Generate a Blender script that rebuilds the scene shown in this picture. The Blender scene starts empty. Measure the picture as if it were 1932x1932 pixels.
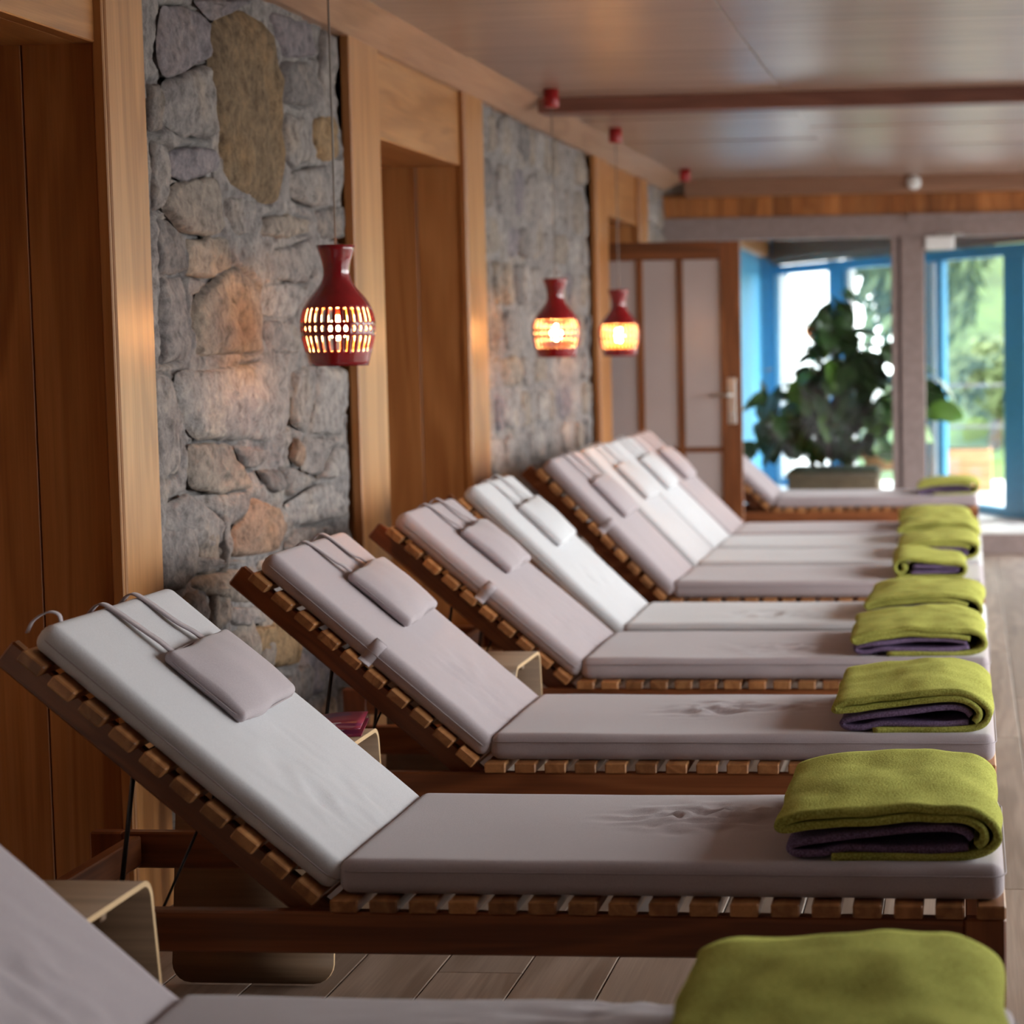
import bpy, math, random
import numpy as np
from mathutils import Matrix, Vector, Euler, noise
random.seed(7)
SC = bpy.context.scene
COL = SC.collection
PI = math.pi

# ------------------------------------------------------------------ camera
# the photograph is the left square of a 3:2 frame shot with a 50 mm lens
F_PX, PX, PY, EYE = 4025.0, 1449.0, 966.0, 1.42
def _n(v): return v / np.linalg.norm(v)
_Y = _n(np.array([1824 - PX, 635 - PY, F_PX]))
_U = np.array([-.0145, -1., 0.]); _U[2] = -(_U[0]*_Y[0] + _U[1]*_Y[1]) / _Y[2]
_Z = _n(_U); _X = np.cross(_Y, _Z)
CM = np.stack([_X, _Y, _Z], 1)                   # world -> camera (x right, y down, z forward)
def ray(x, y): return CM.T @ np.array([(x-PX)/F_PX, (y-PY)/F_PX, 1.])
def on_x(x, y, X): r = ray(x, y); t = X/r[0]; return Vector((X, r[1]*t, r[2]*t+EYE))
def on_y(x, y, Y): r = ray(x, y); t = Y/r[1]; return Vector((r[0]*t, Y, r[2]*t+EYE))
cam = bpy.data.cameras.new('camera')
cam.sensor_width = 36; cam.lens = F_PX/1932*36; cam.shift_x = -(PX-966)/1932; cam.shift_y = 0
cam.clip_end = 300
camo = bpy.data.objects.new('camera', cam); COL.objects.link(camo)
r, u, b = CM[0], -CM[1], -CM[2]
camo.matrix_world = Matrix(((r[0], u[0], b[0], 0), (r[1], u[1], b[1], 0), (r[2], u[2], b[2], EYE), (0, 0, 0, 1)))
cam.dof.use_dof = True; cam.dof.focus_distance = 4.65; cam.dof.aperture_fstop = 3.4
SC.camera = camo

# ------------------------------------------------------------------ world, daylight, exposure
W = bpy.data.worlds.new('overcast'); SC.world = W; W.use_nodes = True
bg = W.node_tree.nodes['Background']
bg.inputs[0].default_value = (.965, .975, 1.0, 1); bg.inputs[1].default_value = 1.0
SC.view_settings.view_transform = 'Standard'; SC.view_settings.look = 'None'
SC.view_settings.gamma = 1; SC.view_settings.use_curve_mapping = False
SC.view_settings.exposure = 3.68
def portal(name, loc, rot, sx, sy):
    l = bpy.data.lights.new(name, 'AREA'); l.shape = 'RECTANGLE'; l.size = sx; l.size_y = sy
    l.cycles.is_portal = True
    o = bpy.data.objects.new(name, l); COL.objects.link(o); o.location = loc; o.rotation_euler = rot
WIN_Y = [(3.7, 6.2), (6.4, 8.9), (9.1, 11.6), (11.8, 14.3)]   # window bays in the right wall
XR = 2.75
WZ0, WZ1 = .10, 2.42
for a, c in WIN_Y:
    portal('window_right_daylight_offscreen', (XR+.2, (a+c)/2, (WZ0+WZ1)/2), (0, PI/2, 0), WZ1-WZ0, c-a)
portal('window_back_daylight_offscreen', (1.7, 14.9, 1.2), (-PI/2, 0, 0), 1.8, 1.9)  # sky portal for the added back window, out of view

# ------------------------------------------------------------------ mesh helpers
def mesh(name, V, Fc, smooth=False):
    me = bpy.data.meshes.new(name)
    me.from_pydata([tuple(map(float, v)) for v in V], [], [tuple(map(int, f)) for f in Fc])
    if smooth: me.polygons.foreach_set('use_smooth', [True]*len(me.polygons))
    me.update(); return me
class MB:
    def __init__(s): s.V, s.F = [], []
    def add(s, V, Fc):
        o = len(s.V); s.V += [tuple(v) for v in V]; s.F += [tuple(i+o for i in f) for f in Fc]; return s
    def box(s, x0, x1, y0, y1, z0, z1, b=0.0, M=None):
        cx, cy, cz = (x0+x1)/2, (y0+y1)/2, (z0+z1)/2
        h = [abs(x1-x0)/2, abs(y1-y0)/2, abs(z1-z0)/2]
        b = min(b, min(h)*.6)
        if b <= 0:
            V = [(cx+sx*h[0], cy+sy*h[1], cz+sz*h[2]) for sx in(-1, 1) for sy in(-1, 1) for sz in(-1, 1)]
            Fc = [(0, 1, 3, 2), (4, 6, 7, 5), (0, 4, 5, 1), (2, 3, 7, 6), (0, 2, 6, 4), (1, 5, 7, 3)]
        else:
            V, idx = [], {}
            for sx in(-1, 1):
                for sy in(-1, 1):
                    for sz in(-1, 1):
                        for ax in range(3):
                            d = [h[i]-(0 if i == ax else b) for i in range(3)]
                            idx[(sx, sy, sz, ax)] = len(V); V.append((cx+sx*d[0], cy+sy*d[1], cz+sz*d[2]))
            Fc = []
            def q(*k): Fc.append(tuple(idx[i] for i in k))
            for g in(-1, 1):
                q(*[(g, p, w, 0) for p, w in((-1, -1), (1, -1), (1, 1), (-1, 1))][::g])
                q(*[(p, g, w, 1) for p, w in((-1, -1), (-1, 1), (1, 1), (1, -1))][::g])
                q(*[(p, w, g, 2) for p, w in((-1, -1), (1, -1), (1, 1), (-1, 1))][::g])
            for p in(-1, 1):
                for w in(-1, 1):
                    k = p*w
                    q(*[(p, w, -1, 0), (p, w, -1, 1), (p, w, 1, 1), (p, w, 1, 0)][::k])
                    q(*[(p, -1, w, 0), (p, 1, w, 0), (p, 1, w, 2), (p, -1, w, 2)][::k])
                    q(*[(-1, p, w, 1), (-1, p, w, 2), (1, p, w, 2), (1, p, w, 1)][::k])
                    for t in(-1, 1):
                        q(*[(p, w, t, 0), (p, w, t, 1), (p, w, t, 2)][::k*t])
        if M is not None: V = [tuple(M @ Vector(v)) for v in V]
        return s.add(V, Fc)
    def tube(s, pts, rad, n=8, cap=True, closed=False):
        pts = [Vector(p) for p in pts]; N = len(pts); rings = []
        up = Vector((0, 0, 1))
        for i, p in enumerate(pts):
            t = (pts[(i+1) % N]-pts[i-1]) if closed else (pts[min(i+1, N-1)]-pts[max(i-1, 0)])
            t.normalize()
            a = t.cross(up)
            if a.length < .05: a = t.cross(Vector((0, 1, 0)))
            a.normalize(); c = a.cross(t); rr = rad[i] if isinstance(rad, (list, tuple)) else rad
            rings.append([p+rr*(math.cos(2*PI*k/n)*a+math.sin(2*PI*k/n)*c) for k in range(n)])
        V = [v for R in rings for v in R]; Fc = []
        for i in range(N if closed else N-1):
            j = (i+1) % N
            for k in range(n): Fc.append((i*n+k, i*n+(k+1) % n, j*n+(k+1) % n, j*n+k))
        if cap and not closed: Fc += [tuple(range(n))[::-1], tuple((N-1)*n+k for k in range(n))]
        return s.add(V, Fc)
    def lathe(s, prof, n=32, c=(0, 0, 0)):
        V = [(c[0]+r_*math.cos(2*PI*k/n), c[1]+r_*math.sin(2*PI*k/n), c[2]+z) for r_, z in prof for k in range(n)]
        Fc = [(i*n+k, i*n+(k+1) % n, (i+1)*n+(k+1) % n, (i+1)*n+k) for i in range(len(prof)-1) for k in range(n)]
        if prof[0][0] > 1e-5: Fc.append(tuple(range(n))[::-1])
        if prof[-1][0] > 1e-5: Fc.append(tuple((len(prof)-1)*n+k for k in range(n)))
        return s.add(V, Fc)
    def me(s, name, smooth=False): return mesh(name, s.V, s.F, smooth)
def box_me(name, *a, **k): return MB().box(*a, **k).me(name)
def obj(name, me, mat=None, parent=None, loc=(0, 0, 0), rot=None, M=None):
    o = bpy.data.objects.new(name, me); COL.objects.link(o)
    if mat is not None and me is not None and not me.materials: me.materials.append(mat)
    if parent is not None: o.parent = parent
    if M is not None: o.matrix_basis = M
    else:
        o.location = loc
        if rot is not None: o.rotation_euler = rot
    return o
def tag(o, label, cat, group=None, kind=None):
    if label: o['label'] = label
    if cat: o['category'] = cat
    if group: o['group'] = group
    if kind: o['kind'] = kind
    return o
def struct(name, me, mat, label=None, parent=None, loc=(0, 0, 0), M=None):
    o = obj(name, me, mat, parent, loc, M=M)
    if parent is None: o['kind'] = 'structure'
    if label: o['label'] = label
    return o
def thing(name, label, cat, loc=(0, 0, 0), group=None, rz=0):
    o = bpy.data.objects.new(name, None); COL.objects.link(o); o.location = loc; o.rotation_euler = (0, 0, rz)
    return tag(o, label, cat, group)
def spline(P, per=6):
    P = [np.array(p, float) for p in P]; P = [2*P[0]-P[1]]+P+[2*P[-1]-P[-2]]; out = []
    for i in range(1, len(P)-2):
        p0, p1, p2, p3 = P[i-1:i+3]
        for k in range(per):
            t = k/per
            out.append(.5*((2*p1)+(-p0+p2)*t+(2*p0-5*p1+4*p2-p3)*t*t+(-p0+3*p1-3*p2+p3)*t**3))
    out.append(P[-2]); return out

# ------------------------------------------------------------------ materials
def mat_base(name):
    m = bpy.data.materials.new(name); m.use_nodes = True
    nt = m.node_tree; b_ = nt.nodes['Principled BSDF']
    return m, nt, nt.nodes, nt.links, b_
def N_(nt, t, **k):
    n = nt.nodes.new(t)
    for a, v in k.items(): setattr(n, a, v)
    return n
def ramp(nt, stops):
    n = nt.nodes.new('ShaderNodeValToRGB'); e = n.color_ramp.elements
    while len(e) < len(stops): e.new(.5)
    for i, (p, c) in enumerate(stops): e[i].position = p; e[i].color = (*c, 1)
    return n
def coords(nt, scale, rnd=10.0, world=False):
    L = nt.links
    tc = N_(nt, 'ShaderNodeTexCoord'); mp = N_(nt, 'ShaderNodeMapping'); mp.inputs['Scale'].default_value = scale
    src = tc.outputs['Object']
    if rnd:
        oi = N_(nt, 'ShaderNodeObjectInfo'); mu = N_(nt, 'ShaderNodeMath', operation='MULTIPLY'); mu.inputs[1].default_value = rnd
        L.new(oi.outputs['Random'], mu.inputs[0])
        ad = N_(nt, 'ShaderNodeVectorMath', operation='ADD'); L.new(src, ad.inputs[0]); L.new(mu.outputs[0], ad.inputs[1]); src = ad.outputs[0]
    L.new(src, mp.inputs['Vector']); return mp.outputs[0]
def bump(nt, h, strength, dist, bs):
    bn = N_(nt, 'ShaderNodeBump'); bn.inputs['Strength'].default_value = strength; bn.inputs['Distance'].default_value = dist
    nt.links.new(h, bn.inputs['Height']); nt.links.new(bn.outputs[0], bs.inputs['Normal']); return bn
def wood(name, c0, c1, c2, axis, rough=.45, ringscale=1.0, var=.25, spec=.5, fine=.12):
    m, nt, n, L, bs = mat_base(name)
    sc = [9.0*ringscale]*3; sc[axis] = .9*ringscale
    v = coords(nt, sc, 17.0)
    a = N_(nt, 'ShaderNodeTexNoise'); a.inputs['Scale'].default_value = 1; a.inputs['Detail'].default_value = 3; a.inputs['Distortion'].default_value = .6; L.new(v, a.inputs['Vector'])
    wv = N_(nt, 'ShaderNodeMath', operation='MULTIPLY'); wv.inputs[1].default_value = 46; L.new(a.outputs[0], wv.inputs[0])
    sn = N_(nt, 'ShaderNodeMath', operation='SINE'); L.new(wv.outputs[0], sn.inputs[0])
    md = N_(nt, 'ShaderNodeMath', operation='MULTIPLY_ADD'); md.inputs[1].default_value = .12; L.new(sn.outputs[0], md.inputs[0]); L.new(a.outputs[0], md.inputs[2])
    rp = ramp(nt, [(.25, c0), (.5, c1), (.78, c2)]); L.new(md.outputs[0], rp.inputs[0])
    sf = [160.0]*3; sf[axis] = 4.0
    f = N_(nt, 'ShaderNodeTexNoise'); f.inputs['Scale'].default_value = 1; f.inputs['Detail'].default_value = 2; L.new(coords(nt, sf, 5.0), f.inputs['Vector'])
    mr = N_(nt, 'ShaderNodeMapRange'); mr.inputs[3].default_value = 1-fine*2; mr.inputs[4].default_value = 1+fine*2; L.new(f.outputs[0], mr.inputs[0])
    oi = N_(nt, 'ShaderNodeObjectInfo'); mo = N_(nt, 'ShaderNodeMapRange'); mo.inputs[3].default_value = 1-var; mo.inputs[4].default_value = 1+var; L.new(oi.outputs['Random'], mo.inputs[0])
    mm = N_(nt, 'ShaderNodeMath', operation='MULTIPLY'); L.new(mr.outputs[0], mm.inputs[0]); L.new(mo.outputs[0], mm.inputs[1])
    mx = N_(nt, 'ShaderNodeVectorMath', operation='SCALE'); L.new(rp.outputs[0], mx.inputs[0]); L.new(mm.outputs[0], mx.inputs['Scale'])
    L.new(mx.outputs[0], bs.inputs['Base Color']); bs.inputs['Roughness'].default_value = rough
    bs.inputs['Specular IOR Level'].default_value = spec
    bump(nt, f.outputs[0], .15, .001, bs); return m
def fabric(name, c, streak=.07, sheen=.25):
    m, nt, n, L, bs = mat_base(name)
    a = N_(nt, 'ShaderNodeTexNoise'); a.inputs['Scale'].default_value = 1; a.inputs['Detail'].default_value = 2; L.new(coords(nt, (900, 260, 260), 9), a.inputs['Vector'])
    a2 = N_(nt, 'ShaderNodeTexNoise'); a2.inputs['Scale'].default_value = 1; a2.inputs['Detail'].default_value = 2; L.new(coords(nt, (260, 900, 900), 4), a2.inputs['Vector'])
    s = N_(nt, 'ShaderNodeMath', operation='ADD'); L.new(a.outputs[0], s.inputs[0]); L.new(a2.outputs[0], s.inputs[1])
    g = N_(nt, 'ShaderNodeTexNoise'); g.inputs['Scale'].default_value = 5; g.inputs['Detail'].default_value = 3; L.new(coords(nt, (1, 1, 1), 9), g.inputs['Vector'])
    s2 = N_(nt, 'ShaderNodeMath', operation='MULTIPLY_ADD'); s2.inputs[1].default_value = .35; L.new(g.outputs[0], s2.inputs[0]); L.new(s.outputs[0], s2.inputs[2])
    mr = N_(nt, 'ShaderNodeMapRange'); mr.inputs[1].default_value = .75; mr.inputs[2].default_value = 1.6; mr.inputs[3].default_value = 1-streak*1.6; mr.inputs[4].default_value = 1+streak*1.6
    L.new(s2.outputs[0], mr.inputs[0])
    mx = N_(nt, 'ShaderNodeVectorMath', operation='SCALE'); mx.inputs[0].default_value = c; L.new(mr.outputs[0], mx.inputs['Scale'])
    L.new(mx.outputs[0], bs.inputs['Base Color']); bs.inputs['Roughness'].default_value = .9; bs.inputs['Specular IOR Level'].default_value = .15
    bs.inputs['Sheen Weight'].default_value = sheen; bs.inputs['Sheen Roughness'].default_value = .5
    bump(nt, s.outputs[0], .35, .0012, bs); return m
def wool(name, c0, c1):
    m, nt, n, L, bs = mat_base(name)
    a = N_(nt, 'ShaderNodeTexNoise'); a.inputs['Scale'].default_value = 260; a.inputs['Detail'].default_value = 4; L.new(coords(nt, (1, 1, 1), 6), a.inputs['Vector'])
    g = N_(nt, 'ShaderNodeTexNoise'); g.inputs['Scale'].default_value = 9; g.inputs['Detail'].default_value = 3; L.new(coords(nt, (1, 1, 1), 6), g.inputs['Vector'])
    s = N_(nt, 'ShaderNodeMath', operation='MULTIPLY_ADD'); s.inputs[1].default_value = .5; L.new(g.outputs[0], s.inputs[0]); L.new(a.outputs[0], s.inputs[2])
    rp = ramp(nt, [(.55, c0), (.95, c1)]); L.new(s.outputs[0], rp.inputs[0]); L.new(rp.outputs[0], bs.inputs['Base Color'])
    bs.inputs['Roughness'].default_value = 1; bs.inputs['Specular IOR Level'].default_value = .05
    bs.inputs['Sheen Weight'].default_value = .3; bs.inputs['Sheen Tint'].default_value = (*c1, 1)
    bump(nt, a.outputs[0], .7, .003, bs); return m
def plain(name, c, rough=.5, metal=0, spec=.5, coat=0, noise_amt=.12, nscale=20):
    m, nt, n, L, bs = mat_base(name)
    g = N_(nt, 'ShaderNodeTexNoise'); g.inputs['Scale'].default_value = nscale; g.inputs['Detail'].default_value = 3; L.new(coords(nt, (1, 1, 1), 3), g.inputs['Vector'])
    mr = N_(nt, 'ShaderNodeMapRange'); mr.inputs[1].default_value = .3; mr.inputs[2].default_value = .7; mr.inputs[3].default_value = 1-noise_amt; mr.inputs[4].default_value = 1+noise_amt; L.new(g.outputs[0], mr.inputs[0])
    mx = N_(nt, 'ShaderNodeVectorMath', operation='SCALE'); mx.inputs[0].default_value = c; L.new(mr.outputs[0], mx.inputs['Scale']); L.new(mx.outputs[0], bs.inputs['Base Color'])
    bs.inputs['Roughness'].default_value = rough; bs.inputs['Metallic'].default_value = metal; bs.inputs['Specular IOR Level'].default_value = spec
    bs.inputs['Coat Weight'].default_value = coat; bs.inputs['Coat Roughness'].default_value = .08
    return m
def stone_mat(name, use_obj_color=True, c=(.2, .19, .2)):
    m, nt, n, L, bs = mat_base(name)
    v = coords(nt, (1, 1, 1), 23 if use_obj_color else 0)
    a = N_(nt, 'ShaderNodeTexNoise'); a.inputs['Scale'].default_value = 26; a.inputs['Detail'].default_value = 9; a.inputs['Roughness'].default_value = .72; L.new(v, a.inputs['Vector'])
    k = N_(nt, 'ShaderNodeTexNoise'); k.inputs['Scale'].default_value = 4.5; k.inputs['Detail'].default_value = 4; L.new(v, k.inputs['Vector'])
    vo = N_(nt, 'ShaderNodeTexVoronoi'); vo.inputs['Scale'].default_value = 34; L.new(v, vo.inputs['Vector'])
    if use_obj_color: src = N_(nt, 'ShaderNodeObjectInfo').outputs['Color']
    else:
        rg = N_(nt, 'ShaderNodeRGB'); rg.outputs[0].default_value = (*c, 1); src = rg.outputs[0]
    rp = ramp(nt, [(.28, (.32, .30, .30)), (.5, (.95, .95, .97)), (.72, (1.5, 1.45, 1.38))]); L.new(a.outputs[0], rp.inputs[0])
    rk = ramp(nt, [(.3, (.80, .80, .82)), (.55, (1, 1, 1)), (.75, (1.15, 1.05, .92))]); L.new(k.outputs[0], rk.inputs[0])
    m1 = N_(nt, 'ShaderNodeVectorMath', operation='MULTIPLY'); L.new(src, m1.inputs[0]); L.new(rp.outputs[0], m1.inputs[1])
    m2 = N_(nt, 'ShaderNodeVectorMath', operation='MULTIPLY'); L.new(m1.outputs[0], m2.inputs[0]); L.new(rk.outputs[0], m2.inputs[1])
    L.new(m2.outputs[0], bs.inputs['Base Color']); bs.inputs['Roughness'].default_value = .92; bs.inputs['Specular IOR Level'].default_value = .2
    ad = N_(nt, 'ShaderNodeMath', operation='MULTIPLY_ADD'); ad.inputs[1].default_value = .4; L.new(vo.outputs[0], ad.inputs[0]); L.new(a.outputs[0], ad.inputs[2])
    bump(nt, ad.outputs[0], .9, .018, bs); return m
def glass(name, tint=(1, 1, 1), ior=1.5, boost=1.0):
    m = bpy.data.materials.new(name); m.use_nodes = True; nt = m.node_tree; nt.nodes.clear(); L = nt.links
    o = N_(nt, 'ShaderNodeOutputMaterial'); mx = N_(nt, 'ShaderNodeMixShader'); t = N_(nt, 'ShaderNodeBsdfTransparent'); g = N_(nt, 'ShaderNodeBsdfGlossy')
    t.inputs[0].default_value = (*tint, 1); g.inputs['Roughness'].default_value = .0
    lw = N_(nt, 'ShaderNodeLayerWeight'); lw.inputs[0].default_value = .5
    pw = N_(nt, 'ShaderNodeMath', operation='POWER'); pw.inputs[1].default_value = 5.0
    mu = N_(nt, 'ShaderNodeMath', operation='MULTIPLY_ADD'); mu.inputs[1].default_value = .96; mu.inputs[2].default_value = .04; mu.use_clamp = True
    L.new(lw.outputs['Facing'], pw.inputs[0]); L.new(pw.outputs[0], mu.inputs[0])
    L.new(mu.outputs[0], mx.inputs[0]); L.new(t.outputs[0], mx.inputs[1]); L.new(g.outputs[0], mx.inputs[2]); L.new(mx.outputs[0], o.inputs[0]); return m
def emit(name, c, s):
    m = bpy.data.materials.new(name); m.use_nodes = True; nt = m.node_tree; nt.nodes.clear()
    o = N_(nt, 'ShaderNodeOutputMaterial'); e = N_(nt, 'ShaderNodeEmission'); e.inputs[0].default_value = (*c, 1); e.inputs[1].default_value = s
    nt.links.new(e.outputs[0], o.inputs[0]); return m

LARCH = ((.27, .100, .028), (.37, .155, .048), (.45, .205, .072))
larch_z = wood('larch_vertical', *LARCH, 2, .38, .55, .08)
larch_y = wood('larch_along_wall', *LARCH, 1, .38, .55, .08)
larch_x = wood('larch_across', *LARCH, 0, .38, .55, .08)
reveal_z = wood('reveal_panel_wood', *LARCH, 2, .42, .5, .08)
trimw = wood('pale_trim_wood', (.34, .19, .115), (.42, .245, .155), (.47, .29, .19), 1, .4, .5, .06)
ceilw = wood('ceiling_veneer', (.30, .19, .145), (.36, .235, .18), (.41, .28, .22), 0, .33, .55, .10, .6, .06)
beamw = wood('beam_wood', (.13, .050, .035), (.17, .068, .047), (.21, .088, .06), 0, .45, .6, .1)
beamw2 = wood('pale_beam_wood', (.25, .125, .075), (.30, .155, .095), (.35, .185, .115), 0, .45, .6, .1)
boardw = wood('header_board_wood', (.26, .085, .02), (.36, .13, .036), (.45, .18, .055), 2, .4, .9, .3)
TEAK = ((.11, .030, .009), (.19, .056, .017), (.28, .095, .032))
teak_x = wood('oiled_teak_along', *TEAK, 0, .38, .8, .15)
teak_y = wood('oiled_teak_across', (.22, .084, .028), (.34, .142, .050), (.44, .205, .078), 1, .42, .9, .22)
teak_d = wood('oiled_teak_crossbar', *TEAK, 1, .4, .8, .15)
teak_z = wood('oiled_teak_upright', *TEAK, 2, .38, .8, .15)
doorw = wood('door_wood', (.10, .032, .010), (.17, .055, .017), (.24, .085, .028), 2, .4, .6, .1)
doorw_x = wood('door_wood_across', (.10, .032, .010), (.17, .055, .017), (.24, .085, .028), 0, .4, .6, .1)
floorw = wood('floor_plank_wood', (.20, .135, .098), (.28, .20, .152), (.35, .26, .205), 1, .42, .5, .16)
ply = wood('table_plywood', (.13, .075, .042), (.17, .10, .058), (.20, .125, .075), 1, .4, .5, .06)
plye = plain('plywood_edge', (.55, .36, .19), .5, noise_amt=.08)
mauve = fabric('mauve_linen', (.405, .342, .360))
grey = fabric('pale_grey_linen', (.53, .508, .525))
white = fabric('off_white_linen', (.585, .575, .595))
pipe_m = fabric('mauve_piping', (.33, .275, .285))
pipe_g = fabric('grey_piping', (.42, .40, .40))
green = wool('green_wool', (.22, .215, .040), (.50, .50, .125))
purple = wool('purple_wool', (.085, .055, .105), (.24, .165, .29))
stone = stone_mat('rubble_stone')
mortar = stone_mat('mortar', False, (.29, .258, .245))
redg = plain('red_glazed_ceramic', (.24, .006, .010), .16, coat=.6, noise_amt=.25, nscale=14)
clay = plain('unglazed_clay', (.55, .26, .11), .8)
redp = plain('red_plastic', (.30, .010, .012), .35)
cordm = plain('grey_cord', (.22, .19, .17), .5)
bulb_m = emit('bulb_glow', (1.0, .47, .14), 22)
metal = plain('dark_metal', (.05, .05, .055), .35, 1)
steel = plain('brushed_steel', (.55, .53, .50), .35, 1)
mauvef = plain('mauve_painted_frame', (.27, .205, .195), .45)
darkf = plain('dark_gasket', (.09, .062, .058), .5)
blue = plain('blue_paint', (.075, .33, .56), .4, noise_amt=.06)
whitep = plain('white_paint', (.78, .78, .78), .5, noise_amt=.04)
frost = plain('frosted_grey_glass', (.42, .365, .36), .25, noise_amt=.05, nscale=3)
pane = glass('clear_glass', (.98, 1, .99))
tile = plain('pale_floor_tile', (.78, .77, .76), .35, noise_amt=.06)
plaster = plain('plaster', (.55, .50, .45), .8, noise_amt=.05)
leafm = plain('ficus_leaf', (.030, .075, .016), .35, noise_amt=.4, nscale=3)
leafm2 = plain('ficus_leaf_light', (.09, .20, .022), .35, noise_amt=.3, nscale=3)
bark = plain('bark', (.12, .085, .06), .8)
hedge = plain('foliage_outdoor', (.055, .085, .03), .7, noise_amt=.5, nscale=1.3)
hedge2 = plain('foliage_outdoor_pale', (.09, .125, .045), .7, noise_amt=.4, nscale=1.3)
grassm = plain('grass_outdoor', (.07, .115, .03), .9, noise_amt=.35, nscale=2)
paving = plain('grey_paving', (.22, .215, .21), .8, noise_amt=.15)
render_w = plain('white_render', (.85, .86, .87), .8, noise_amt=.03)
terracotta = wood('outdoor_planter_wood', (.45, .22, .10), (.55, .28, .13), (.62, .34, .17), 0, .6, .8, .1)
pot_m = plain('brown_planter', (.17, .12, .075), .6)
soil = plain('moss', (.03, .045, .012), .95, noise_amt=.5)
railg = plain('galvanised_rail', (.16, .165, .17), .6)
grey_c = plain('charcoal_cushion', (.06, .06, .065), .9)

# ------------------------------------------------------------------ floor
XL, YB, YE = -2.62, -1.6, 14.65
fl = struct('floor', box_me('floor', XL, XR, YB, 13.97, -.12, -.008), floorw, 'dark bedding under brown plank floor')
PW = .198; x = -2.197
pl_me = {}
ix = 0
while x < 2.55:
    y = YB + (ix*.83) % 2.1 - 2.1
    while y < 13.97:
        a, c = max(y, YB), min(y+2.1, 13.965)
        if c-a > .08:
            k = round(c-a, 3)
            if k not in pl_me: pl_me[k] = box_me('plank', -PW/2+.0012, PW/2-.0012, -k/2+.001, k/2-.001, -.008, 0, b=.0022)
            obj('plank', pl_me[k], floorw, fl, (x+PW/2, (a+c)/2, 0))
        y += 2.1
    x += PW; ix += 1
st = struct('trim_1', box_me('step', XL, XR, 13.97, 14.95, -.12, .13, b=.004), mauvef, 'low mauve step up to the winter garden')
struct('trim_2', box_me('step_top', -2.06, XR, 13.965, 14.60, .13, .145, b=.002), tile, 'pale tiles on the step')

# ------------------------------------------------------------------ ceiling
ZC = 2.51
ce = struct('ceiling', box_me('ceiling', XL, XR, YB, 14.7, ZC+.012, ZC+.2), ceilw, 'wood veneer panel ceiling')
xs = [-1.9, -.8, .36, 1.52, 2.7]
pm = {}
for i in range(4):
    y = YB + (i % 2)*.55 - 1.2
    w = xs[i+1]-xs[i]
    while y < 14.5:
        a, c = max(y, YB), min(y+1.21, 14.5)
        if c-a > .1:
            k = (i, round(c-a, 3))
            if k not in pm: pm[k] = box_me('ceiling_panel', -w/2+.0015, w/2-.0015, -(c-a)/2+.0015, (c-a)/2-.0015, 0, .014, b=.001)
            obj('ceiling_panel', pm[k], ceilw, ce, ((xs[i]+xs[i+1])/2, (a+c)/2, ZC-.002), (random.uniform(-.004, .004), random.uniform(-.003, .003), 0))
        y += 1.21
_pr = [(-2.03, 2.443), (-1.882, 2.508), (-1.882, 2.53), (-2.12, 2.53), (-2.12, 2.443)]
struct('trim_3', mesh('cornice', [(x_, y_, z_) for y_ in (YB, 14.5) for x_, z_ in _pr], [(0, 1, 6, 5), (1, 2, 7, 6), (2, 3, 8, 7), (3, 4, 9, 8), (4, 0, 5, 9), (4, 3, 2, 1, 0), (5, 6, 7, 8, 9)]), trimw, 'pale wooden cornice along the stone wall')
struct('trim_4', box_me('beam', -1.9, XR, 9.5, 9.68, 2.442, ZC+.01, b=.004), beamw, 'dark red brown ceiling beam')
struct('trim_5', box_me('beam', -1.9, XR, 14.48, 14.62, 2.395, ZC+.01, b=.004), beamw2, 'pale brown ceiling beam before the glass partition')
hd = struct('trim_6', box_me('header', -2.12, XR, 14.63, 14.70, 2.255, 2.42), boardw, 'orange wooden header above the glass partition')
hb = box_me('board', -.056, .056, -.008, .008, -.07, .07, b=.002)
x = -2.06
while x < 1.0:
    obj('board', hb, boardw, hd, (x, 14.622, 2.327)); x += .115

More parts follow.
